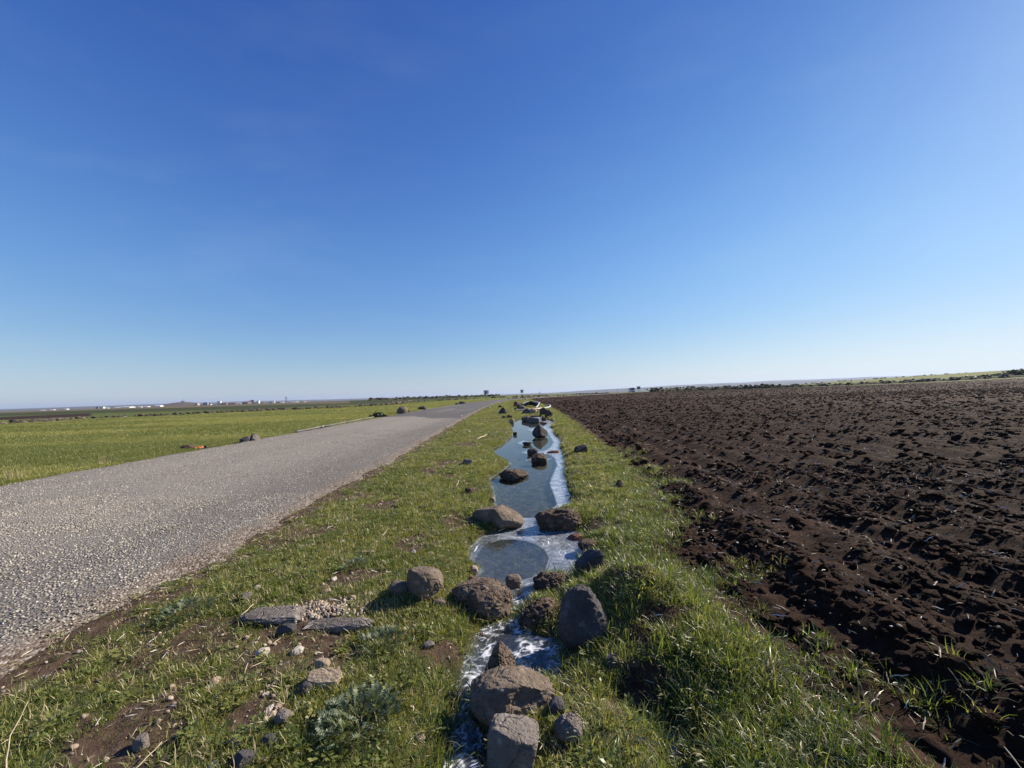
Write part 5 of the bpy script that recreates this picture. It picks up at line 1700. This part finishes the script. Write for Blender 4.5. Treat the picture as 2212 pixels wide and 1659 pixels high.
# ------------------------------------------------------------------ grass, clods, pebbles: instanced stuff
def blades_mesh(name, n, lmin, lmax, spread, width, lean, droop, seed, mt_, segs=3, tint=(0, 1)):
    rs = np.random.RandomState(seed)
    V, Fq, tn = [], [], []
    for k in range(n):
        a = rs.uniform(0, 6.283); r = spread * math.sqrt(rs.uniform(0, 1))
        bx, by = r * math.cos(a), r * math.sin(a)
        L = rs.uniform(lmin, lmax)
        da = a + rs.normal() * 1.0
        dx, dy = math.cos(da), math.sin(da)
        px, py = -dy, dx
        tilt = abs(rs.normal()) * lean
        curve = rs.uniform(.3, 1.0) * droop
        x, y, z = bx, by, -.008
        ang = tilt
        w0 = width * rs.uniform(.7, 1.3)
        tw = rs.uniform(-.6, .6)
        t_ = rs.uniform(*tint)
        i0 = len(V)
        for s in range(segs + 1):
            ww = w0 * (1 - (s / segs) ** 1.6) * .5 + .0002
            ca = math.cos(tw); sa_ = math.sin(tw)
            V.append((x - px * ww * ca, y - py * ww * ca, z - ww * sa_)); V.append((x + px * ww * ca, y + py * ww * ca, z + ww * sa_))
            tt = min(1, t_ + .25 * max(0, s / segs - .5))
            tn += [tt, tt]
            st = L / segs
            x += dx * math.sin(ang) * st; y += dy * math.sin(ang) * st; z += math.cos(ang) * st
            ang += curve / segs
        for s in range(segs):
            i = i0 + 2 * s
            Fq.append((i, i + 1, i + 3, i + 2))
    o = mesh_np(name, np.array(V), np.array(Fq), MT[mt_], smooth=True, attrs={'tint': np.array(tn)}, linkit=False)
    return o


def rosette(name, n, leaf, spread, seed, mt_):
    rs = np.random.RandomState(seed)
    V, Fq, tn = [], [], []
    for k in range(n):
        a = rs.uniform(0, 6.283); r = spread * math.sqrt(rs.uniform(0, 1)); h = rs.uniform(.006, .03)
        c = np.array([r * math.cos(a), r * math.sin(a), h])
        ax = np.array([math.cos(a), math.sin(a), rs.uniform(-.2, .5)]); sx_ = np.array([-math.sin(a), math.cos(a), rs.uniform(-.4, .4)])
        s = leaf * rs.uniform(.6, 1.2)
        i = len(V)
        V += [c - ax * s * .5, c + sx_ * s * .32, c + ax * s * .55, c - sx_ * s * .32]
        Fq.append((i, i + 1, i + 2, i + 3)); tn += [rs.uniform(0, .8)] * 4
    return mesh_np(name, np.array(V), np.array(Fq), MT[mt_], smooth=False, attrs={'tint': np.array(tn)}, linkit=False)


def collection(objs, name):
    c = bpy.data.collections.new(name)
    for i, o in enumerate(objs):
        o.name = f"{i:02d}_{name}"
        c.objects.link(o)
    return c


def scatter(name, pts, rot, scl, idx, coll):
    me = bpy.data.meshes.new(name)
    me.vertices.add(len(pts)); me.vertices.foreach_set('co', np.asarray(pts, np.float32).ravel())
    at = me.attributes.new('rot', 'FLOAT_VECTOR', 'POINT'); at.data.foreach_set('vector', np.asarray(rot, np.float32).ravel())
    at = me.attributes.new('scl', 'FLOAT_VECTOR', 'POINT'); at.data.foreach_set('vector', np.asarray(scl, np.float32).ravel())
    at = me.attributes.new('idx', 'INT', 'POINT'); at.data.foreach_set('value', np.asarray(idx, np.int32))
    o = bpy.data.objects.new(name, me)
    link(o)
    ng = bpy.data.node_groups.new(name, 'GeometryNodeTree')
    ng.interface.new_socket('Geometry', in_out='INPUT', socket_type='NodeSocketGeometry')
    ng.interface.new_socket('Geometry', in_out='OUTPUT', socket_type='NodeSocketGeometry')
    N, L = ng.nodes, ng.links
    gi = N.new('NodeGroupInput'); go = N.new('NodeGroupOutput')
    ip = N.new('GeometryNodeInstanceOnPoints')
    ci = N.new('GeometryNodeCollectionInfo'); ci.inputs['Collection'].default_value = coll
    ci.inputs['Separate Children'].default_value = True; ci.inputs['Reset Children'].default_value = True

    def na(nm, dt):
        q = N.new('GeometryNodeInputNamedAttribute'); q.data_type = dt; q.inputs['Name'].default_value = nm
        return q.outputs[0]
    e2r = N.new('FunctionNodeEulerToRotation')
    L.new(na('rot', 'FLOAT_VECTOR'), e2r.inputs[0])
    L.new(gi.outputs[0], ip.inputs['Points'])
    L.new(ci.outputs[0], ip.inputs['Instance'])
    ip.inputs['Pick Instance'].default_value = True
    L.new(na('idx', 'INT'), ip.inputs['Instance Index'])
    L.new(e2r.outputs[0], ip.inputs['Rotation'])
    L.new(na('scl', 'FLOAT_VECTOR'), ip.inputs['Scale'])
    L.new(ip.outputs[0], go.inputs[0])
    md = o.modifiers.new('scatter', 'NODES'); md.node_group = ng
    tag(o, kind='stuff')
    return o


RS = np.random.RandomState(77)


def rand_region(n, y0, y1, xl, xr):
    """n points, xl/xr functions of y"""
    y = RS.uniform(y0, y1, n)
    a, b = xl(y), xr(y)
    wmax = np.max(b - a)
    k = RS.uniform(0, wmax, n) < (b - a)
    y = y[k]; a = a[k]; b = b[k]
    return a + (b - a) * RS.uniform(0, 1, len(y)), y


def view_ok(x, y, m=1.5):
    return (np.abs(x) < 1.45 * np.maximum(y, 0.3) + m) & (y > .55)


# --- verge grass
short = [blades_mesh('b', 30, .018, .045, .045, .0034, .55, 1.0, 100 + k, 'short_grass', 2, (0, .85)) for k in range(4)]
short += [blades_mesh('b', 26, .02, .05, .045, .0034, .7, 1.4, 110 + k, 'short_grass', 3, (.35, 1)) for k in range(2)]
short += [rosette('b', 30, .020, .05, 120, 'short_grass')]
short += [blades_mesh('b', 12, .02, .06, .05, .003, .9, 1.2, 130, 'dry_grass', 2)]
C_SHORT = collection(short, 'short_grass_clump')
lush = [blades_mesh('b', 20, .045, .115, .055, .0048, .75, 1.8, 140 + k, 'lush_grass', 4, ((0, .35), (0, .6), (.15, .8), (.35, 1))[k]) for k in range(4)]
lush += [blades_mesh('b', 9, .07, .15, .05, .0045, .8, 1.9, 150, 'dry_grass', 4)]
C_LUSH = collection(lush, 'lush_grass_clump')

xl_v = lambda y: np.interp(y, NEAR_EDGE[:, 1], NEAR_EDGE[:, 0]) - .22
xr_v = lambda y: fb_x(y) + .12
mc = np.array(gp(1395, 1330))


def verge_scatter(name, coll, n, y0, y1, smin, smax, lushness):
    x, y = rand_region(n, y0, y1, xl_v, xr_v)
    k = view_ok(x, y); x, y = x[k], y[k]
    s = soil_mask(x, y); sd = sd_stream(x, y)
    cover = sst(-.45, .25, fbm(x * 2.3, y * 2.3, 20, 3))
    p = np.clip((1 - s) ** 1.2 * (.45 + .55 * cover) + .10, 0, 1)
    # longer grass on the right bank, round the rocks and the mound
    wl = np.clip(sst(-.1, .5, x - np.interp(y, [1, 2.5, 5, 10, 20], [.05, .3, .35, .7, 1.4])), 0, 1) * (1 - sst(5, 11, y))
    wl = np.maximum(wl, np.exp(-((x - mc[0]) ** 2 + (y - mc[1]) ** 2) / .26 ** 2))
    wl = np.maximum(wl, (1 - sst(.02, .14, sd)) * .55 * (y < 2.6))
    if lushness:
        p = p * wl
    else:
        p = p * (1 - .45 * wl)
    p = p * (sst(-.06, .01, sd) if lushness else sst(-.015, .05, sd + .04 * fbm(x * 9, y * 9, 21, 2)))
    k = RS.uniform(0, 1, len(x)) < p
    x, y, s, wl = x[k], y[k], s[k], wl[k]
    z = verge_h(x, y)
    N = len(x)
    rot = np.stack([RS.normal(0, .15, N), RS.normal(0, .15, N), RS.uniform(0, 6.283, N)], 1)
    sc = RS.uniform(smin, smax, N) * (1 - .35 * s)
    scl = np.stack([sc, sc, sc * RS.uniform(.7, 1.25, N)], 1)
    nn = fbm(x * 1.1, y * 1.1, 33, 3) + .25 * RS.normal(size=N)
    if lushness:
        idx = np.clip(np.round(1.5 + 3 * nn + .9 * RS.normal(size=N)), 0, 3).astype(int); idx = np.where(RS.uniform(size=N) < .13, 4, idx)
    else:
        idx = np.where(nn > .02, RS.randint(4, 6, N), RS.randint(0, 4, N))
        idx = np.where(RS.uniform(size=N) < .08, 6, idx); idx = np.where(RS.uniform(size=N) < .17 + .25 * s, 7, idx)
    return scatter(name, np.stack([x, y, z], 1), rot, scl, idx, coll)


verge_scatter('grass', C_SHORT, 24000, .6, 4.2, .75, 1.25, False)
verge_scatter('grass', C_SHORT, 30000, 4.2, 12, .95, 1.5, False)
verge_scatter('grass', C_SHORT, 34000, 12, 40, 1.3, 2.1, False)
verge_scatter('grass', C_SHORT, 14000, 40, 96, 2.2, 3.4, False)
verge_scatter('long_grass', C_LUSH, 9000, .6, 4.2, .6, 1.15, True)
verge_scatter('long_grass', C_LUSH, 5000, 4.2, 11, .5, .85, True)

# drowned grass on the bed of the pools
x, y = rand_region(3600, .8, 9, lambda y: y * 0 - .6, lambda y: y * 0 + 1.4)
k = (sd_stream(x, y) < .01) & (RS.uniform(0, 1, len(x)) < np.where(y < 4, .9, .5) * sst(-.3, .2, fbm(x * 3, y * 3, 61, 3)))
x, y = x[k], y[k]; N = len(x); sc = RS.uniform(.6, 1.1, N)
scatter('drowned_grass', np.stack([x, y, verge_h(x, y)], 1), np.stack([RS.normal(0, .3, N), RS.normal(0, .3, N), RS.uniform(0, 6.28, N)], 1), np.stack([sc, sc, sc * .6], 1), RS.choice([0, 1, 2, 4, 5, 7, 7, 5], N), C_SHORT)

# stray tufts at the edge of the soil
x, y = rand_region(9000, .8, 9, lambda y: fb_x(y) - .35, lambda y: fb_x(y) + 1.3)
k = (RS.uniform(0, 1, len(x)) < np.maximum(sst(.02, .36, fbm(x * 1.6, y * 1.6, 40, 2)) * (1 - sst(.1, .75, x - fb_x(y))), .75 * (1 - sst(.0, .32, x - fb_x(y) + .3 * fbm(x * 2, y * 2, 41, 2))))) & view_ok(x, y)
x, y = x[k], y[k]; N = len(x)
sc = RS.uniform(.4, 1.0, N)
scatter('grass_tufts', np.stack([x, y, np.where(x < fb_x(y) + .1, np.maximum(field_h(x, y), verge_h(x, y)), field_h(x, y)) - .005], 1), np.stack([RS.normal(0, .2, N), RS.normal(0, .2, N), RS.uniform(0, 6.28, N)], 1), np.stack([sc, sc, sc], 1), RS.randint(0, 5, N), C_LUSH)

# --- grass of the field on the left, and the far roadside
fg = [blades_mesh('b', 26, .03, .075, .11, .006, .6, .9, 160 + k, 'field_grass', 2, ((0, .35), (.2, .7), (.2, .7), (.6, 1.1))[k]) for k in range(4)]
C_FG = collection(fg, 'field_grass_clump')


def left_field(n, y0, y1, wid, smin, smax):
    e = lambda y: np.interp(y, RC[:, 1], RC[:, 0]) - ROAD_W - .15
    x, y = rand_region(n, y0, y1, lambda y: np.maximum(e(y) - wid, -1.45 * y - 3), e)
    k = (y < wall_line(x) - 1) & (x < e(y))
    k &= RS.uniform(0, 1, len(x)) < .55 + .45 * sst(-.3, .2, fbm(x * .6, y * .6, 50, 3))
    x, y = x[k], y[k]; N = len(x)
    sc = RS.uniform(smin, smax, N)
    scatter('grass', np.stack([x, y, H0(x, y) + .04 * fbm(x * .25, y * .25, 0, 3)], 1), np.stack([RS.normal(0, .1, N), RS.normal(0, .1, N), RS.uniform(0, 6.28, N)], 1), np.stack([sc, sc, sc * .8], 1), np.clip(np.round(1.5 + 3.4 * fbm(x * .05 + y * .02, y * .30, 51, 4) * 2.2 + .6 * RS.normal(size=N)), 0, 3).astype(int), C_FG)


left_field(26000, 5.5, 16, 12, .8, 1.4)
left_field(30000, 16, 40, 45, 1.3, 2.4)
left_field(24000, 40, 100, 110, 2.0, 3.6)

# far verge beyond the bend and right green strip are covered by the sheet itself

# --- soil clods
cl = []
for k in range(6):
    P, Fq = stone_shape(800 + k, e=2.2, cuts=4, cut_d=(.5, .8), a1=.25, a2=.16, a3=.11, lvl=3)
    cl.append(mesh_np('c', P * np.array([1, 1, .8]), Fq, MT['ploughed_soil'], linkit=False))
C_CLOD = collection(cl, 'clod')


def clods(n, y0, y1, xw, smin, smax):
    x, y = rand_region(n, y0, y1, lambda y: fb_x(y) + .1, lambda y: np.minimum(fb_x(y) + xw, 1.5 * y + 3))
    k = (sd_poly(FIELD, x, y) < -.1) & view_ok(x, y, 2)
    k &= RS.uniform(0, 1, len(x)) < (.3 + .7 * sst(-.2, .3, fbm(x * .9, y * .9, 60, 2))) * (.35 + .65 * sst(-.4, .6, np.cos(2 * math.pi * (x - .05 * y) / .62)))
    x, y = x[k], y[k]; N = len(x)
    s = smin + (smax - smin) * RS.uniform(0, 1, N) ** 6
    res = np.hypot(x, y) * .0062
    z = field_h(x, y, res) + s * .15
    scatter('soil_clods', np.stack([x, y, z], 1), RS.uniform(0, 6.28, (N, 3)) * np.array([.1, .1, 1]), np.stack([s * RS.uniform(.8, 1.4, N), s, s * RS.uniform(.7, 1.1, N)], 1), RS.randint(0, 6, N), C_CLOD)


clods(70000, .9, 6, 8, .004, .040)
clods(60000, 6, 20, 30, .009, .070)
clods(80000, 20, 60, 90, .024, .12)
clods(70000, 60, 170, 230, .06, .17)

# --- straw and pale flecks on the soil
st = []
for k in range(4):
    rs = np.random.RandomState(k)
    bm = bmesh.new()
    b0 = rs.uniform(-.3, .3)
    add_tube(bm, [(-.5, 0, 0), (-.1, b0 * .5, .06), (.2, b0 * .2, .03), (.5, b0, .08)], [.025, .045, .04, .02], 4)
    t_ = bm_obj('s', bm, MT['straw']); COL.objects.unlink(t_); st.append(t_)
for k in range(2):
    P, Fq = stone_shape(850 + k, lvl=2, cuts=3)
    st.append(mesh_np('s', P * np.array([.16, .12, .07]), Fq, MT['straw'], linkit=False))
C_STRAW = collection(st, 'straw_piece')


def straws(n, y0, y1, xw, smin, smax):
    x, y = rand_region(n, y0, y1, lambda y: fb_x(y) - .1, lambda y: np.minimum(fb_x(y) + xw, 1.5 * y + 3))
    k = (sd_poly(FIELD, x, y) < -.02) & view_ok(x, y, 2)
    x, y = x[k], y[k]; N = len(x)
    s = smin + (smax - smin) * RS.uniform(0, 1, N) ** 2.5
    z = field_h(x, y, np.hypot(x, y) * .0052) + .022 + .12 * s
    scatter('straw_litter', np.stack([x, y, z], 1), np.stack([RS.normal(0, .25, N), RS.normal(0, .35, N), RS.uniform(0, 6.28, N)], 1), np.stack([s, s, s], 1), RS.randint(0, 6, N), C_STRAW)


straws(7000, .9, 6, 8, .012, .08)
straws(9000, 6, 22, 32, .03, .13)
straws(3500, 22, 80, 110, .06, .2)

# --- chips on the road, pebbles and grit on the verge
ch_ = []
for k in range(4):
    P, Fq = stone_shape(870 + k, lvl=2, cuts=5, cut_d=(.5, .8))
    ch_.append(mesh_np('p', P * np.array([1, .85, .6]), Fq, MT['road_chip'], linkit=False, smooth=False))
C_CHIP = collection(ch_, 'road_chip')


def chips(n, y0, y1, smin, smax, wfun):
    x, y = rand_region(n, y0, y1, lambda y: np.maximum(-9.2, -1.45 * y - .5), lambda y: np.interp(y, NEAR_EDGE[:, 1], NEAR_EDGE[:, 0]) + .25)
    k = RS.uniform(0, 1, len(x)) < wfun(x, y)
    x, y = x[k], y[k]; N = len(x)
    s = RS.uniform(smin, smax, N)
    A = np.clip((x - np.interp(y, RC[:, 1], RC[:, 0])) / ROAD_W, -1.1, 1.1)
    z = H0(x, y) + .045 - .058 * sst(.93, 1.0, np.abs(A)) + .03 * (1 - A ** 2) + s * .15
    scatter('road_chips', np.stack([x, y, z], 1), RS.uniform(0, 6.28, (N, 3)) * np.array([.15, .15, 1]), np.stack([s, s, s], 1), RS.randint(0, 4, N), C_CHIP)


chips(60000, 1.2, 5.5, .0042, .0096, lambda x, y: .35 + .65 * sst(-.3, .2, fbm(x * 1.5, y * 1.5, 70, 3)))
chips(42000, 5.5, 16, .006, .011, lambda x, y: .25 + .5 * sst(-.3, .2, fbm(x * 1.5, y * 1.5, 70, 3)))

pb = []
for k in range(4):
    P, Fq = stone_shape(890 + k, lvl=2, cuts=4)
    pb.append(mesh_np('p', P * np.array([1, .8, .6]), Fq, MT['verge_pebble'], linkit=False))
C_PEB = collection(pb, 'verge_pebble')


def pebbles(n, y0, y1, smin, smax):
    x, y = rand_region(n, y0, y1, xl_v, xr_v)
    k = view_ok(x, y) & (sd_stream(x, y) > .02)
    x, y = x[k], y[k]
    s_ = soil_mask(x, y)
    gh = np.array(gp(700, 1325)); d = np.hypot((x - gh[0]) / .30, (y - gh[1]) / .14)
    gh2 = np.array(gp(590, 1500)); d2 = np.hypot((x - gh2[0]) / .20, (y - gh2[1]) / .20)
    p = .10 + .30 * s_ + 1.0 * np.exp(-d * d) + .5 * np.exp(-d2 * d2)
    p = p * np.where(x > .15 + .05 * y, .15, 1)
    k = RS.uniform(0, 1, len(x)) < p
    x, y = x[k], y[k]; N = len(x)
    s = smin + (smax - smin) * RS.uniform(0, 1, N) ** 3
    scatter('gravel', np.stack([x, y, verge_h(x, y) + s * .3], 1), RS.uniform(0, 6.28, (N, 3)) * np.array([.15, .15, 1]), np.stack([s, s, s], 1), RS.randint(0, 4, N), C_PEB)


pebbles(9000, .7, 4.2, .003, .016)
pebbles(6000, 4.2, 14, .005, .026)
pebbles(3000, 14, 45, .012, .05)
# dense heap above the slab
gh = np.array(gp(705, 1322)); N = 900
x = gh[0] + RS.normal(0, .15, N); y = gh[1] + RS.normal(0, .06, N); s = .003 + .012 * RS.uniform(0, 1, N) ** 2
scatter('gravel', np.stack([x, y, verge_h(x, y) + s * .3], 1), RS.uniform(0, 6.28, (N, 3)), np.stack([s, s, s], 1), RS.randint(0, 4, N), C_PEB)
# brown leaf and straw litter on the verge
x, y = rand_region(24000, .7, 16, xl_v, xr_v)
k = view_ok(x, y) & (sd_stream(x, y) > .0); k &= RS.uniform(0, 1, len(x)) < .15 + .6 * soil_mask(x, y)
x, y = x[k], y[k]; N = len(x)
s = RS.uniform(.012, .05, N) * (1 + .05 * y)
scatter('straw_litter', np.stack([x, y, verge_h(x, y) + .012], 1), np.stack([RS.normal(0, .25, N), RS.normal(0, .3, N), RS.uniform(0, 6.28, N)], 1), np.stack([s, s, s], 1), RS.randint(0, 4, N), C_STRAW)


# ------------------------------------------------------------------ thistles
def thistle_leaf(seed):
    rs = np.random.RandomState(seed)
    V = [(0, 0, 0)]; Fq = []; n = 6
    L = 1.0
    mid = []
    for i in range(n + 1):
        t = i / n
        mid.append((t * L, 0, .30 * math.sin(t * 2.2)))
    V = list(mid)
    for s in (-1, 1):
        for i in range(n):
            t = (i + .6) / n
            wd = .30 * math.sin(math.pi * min(1, t * .9 + .1)) * (1 if i % 2 == 0 else .75)
            V.append((t * L + .05, s * wd, .30 * math.sin(t * 2.2) + .10 * rs.uniform(-.3, 1)))
            Fq.append((i, i + 1, len(V) - 1) if s > 0 else (i + 1, i, len(V) - 1))
    o = mesh_np('leaf', np.array(V, float), np.array(Fq), MT['thistle_leaf'], smooth=False, attrs={'tint': rs.uniform(0, 1, len(V))}, linkit=False)
    return o.data


TL = [thistle_leaf(k) for k in range(5)]


def thistle(label, u, v, wr, n, hgt, seed):
    p = vz(u, v)
    o = empty('thistle', p)
    tag(o, label, 'plant', 'grey green thistles in the verge')
    rs = random.Random(seed)
    for k in range(n):
        l = bpy.data.objects.new('leaf', TL[k % 5])
        a = rs.uniform(0, 6.283); r = wr * math.sqrt(rs.uniform(0, 1)) * .9
        s = rs.uniform(.024, .056) * (wr / .16) ** .4
        l.location = (r * math.cos(a), r * math.sin(a), hgt * (1 - (r / wr) ** 2) * rs.uniform(.2, 1) + .012)
        l.rotation_euler = (rs.uniform(-.5, .5), rs.uniform(-.9, .1), a + rs.uniform(-1, 1))
        l.scale = (s, s, s)
        link(l, o)


thistle('big grey green thistle clump in the grass at bottom centre left', 775, 1560, .165, 290, .045, 1)
thistle('smaller grey green thistle just right of the long slab', 825, 1390, .12, 150, .03, 2)
thistle('flat grey green thistle beside the road edge, left of the long slab', 400, 1330, .15, 120, .025, 3)
thistle('grey green thistle high on the verge above the smooth boulder', 765, 1225, .10, 90, .025, 4)

# dry weed stalks by the far road edge
for k, (u, v, hh, lab) in enumerate([(223, 1003, .34, 'pale dry weed standing at the far road edge, second from the left'), (20, 1035, .30, 'pale dry weed at the far road edge in the left corner'), (45, 1032, .26, 'pale dry weed right beside the left corner weed'), (735, 921, .5, 'pale dry weeds standing by the long pipe')]):
    p = far_pt(u, v)
    o = blades_mesh('dry_weed', 16, hh * .4, hh, .07, .008, .18, .35, 300 + k, 'dry_grass', 4)
    o.location = p
    link(o); o.name = 'dry_weed'
    tag(o, lab, 'weed', 'dry weeds along the far road edge')

# ------------------------------------------------------------------ air
HAZE = True
if HAZE:
    bm = bmesh.new()
    add_box(bm, (0, 0, 65), (32000, 32000, 170))
    b = NB('air')
    v = b.n('ShaderNodeVolumePrincipled')
    v.inputs['Color'].default_value = (.60, .73, 1.0, 1)
    v.inputs['Density'].default_value = 0.00007
    v.inputs['Anisotropy'].default_value = 0.2
    b.L.new(v.outputs[0], b.out.inputs['Volume'])
    o = bm_obj('haze', bm, b.M)
    tag(o, kind='stuff')
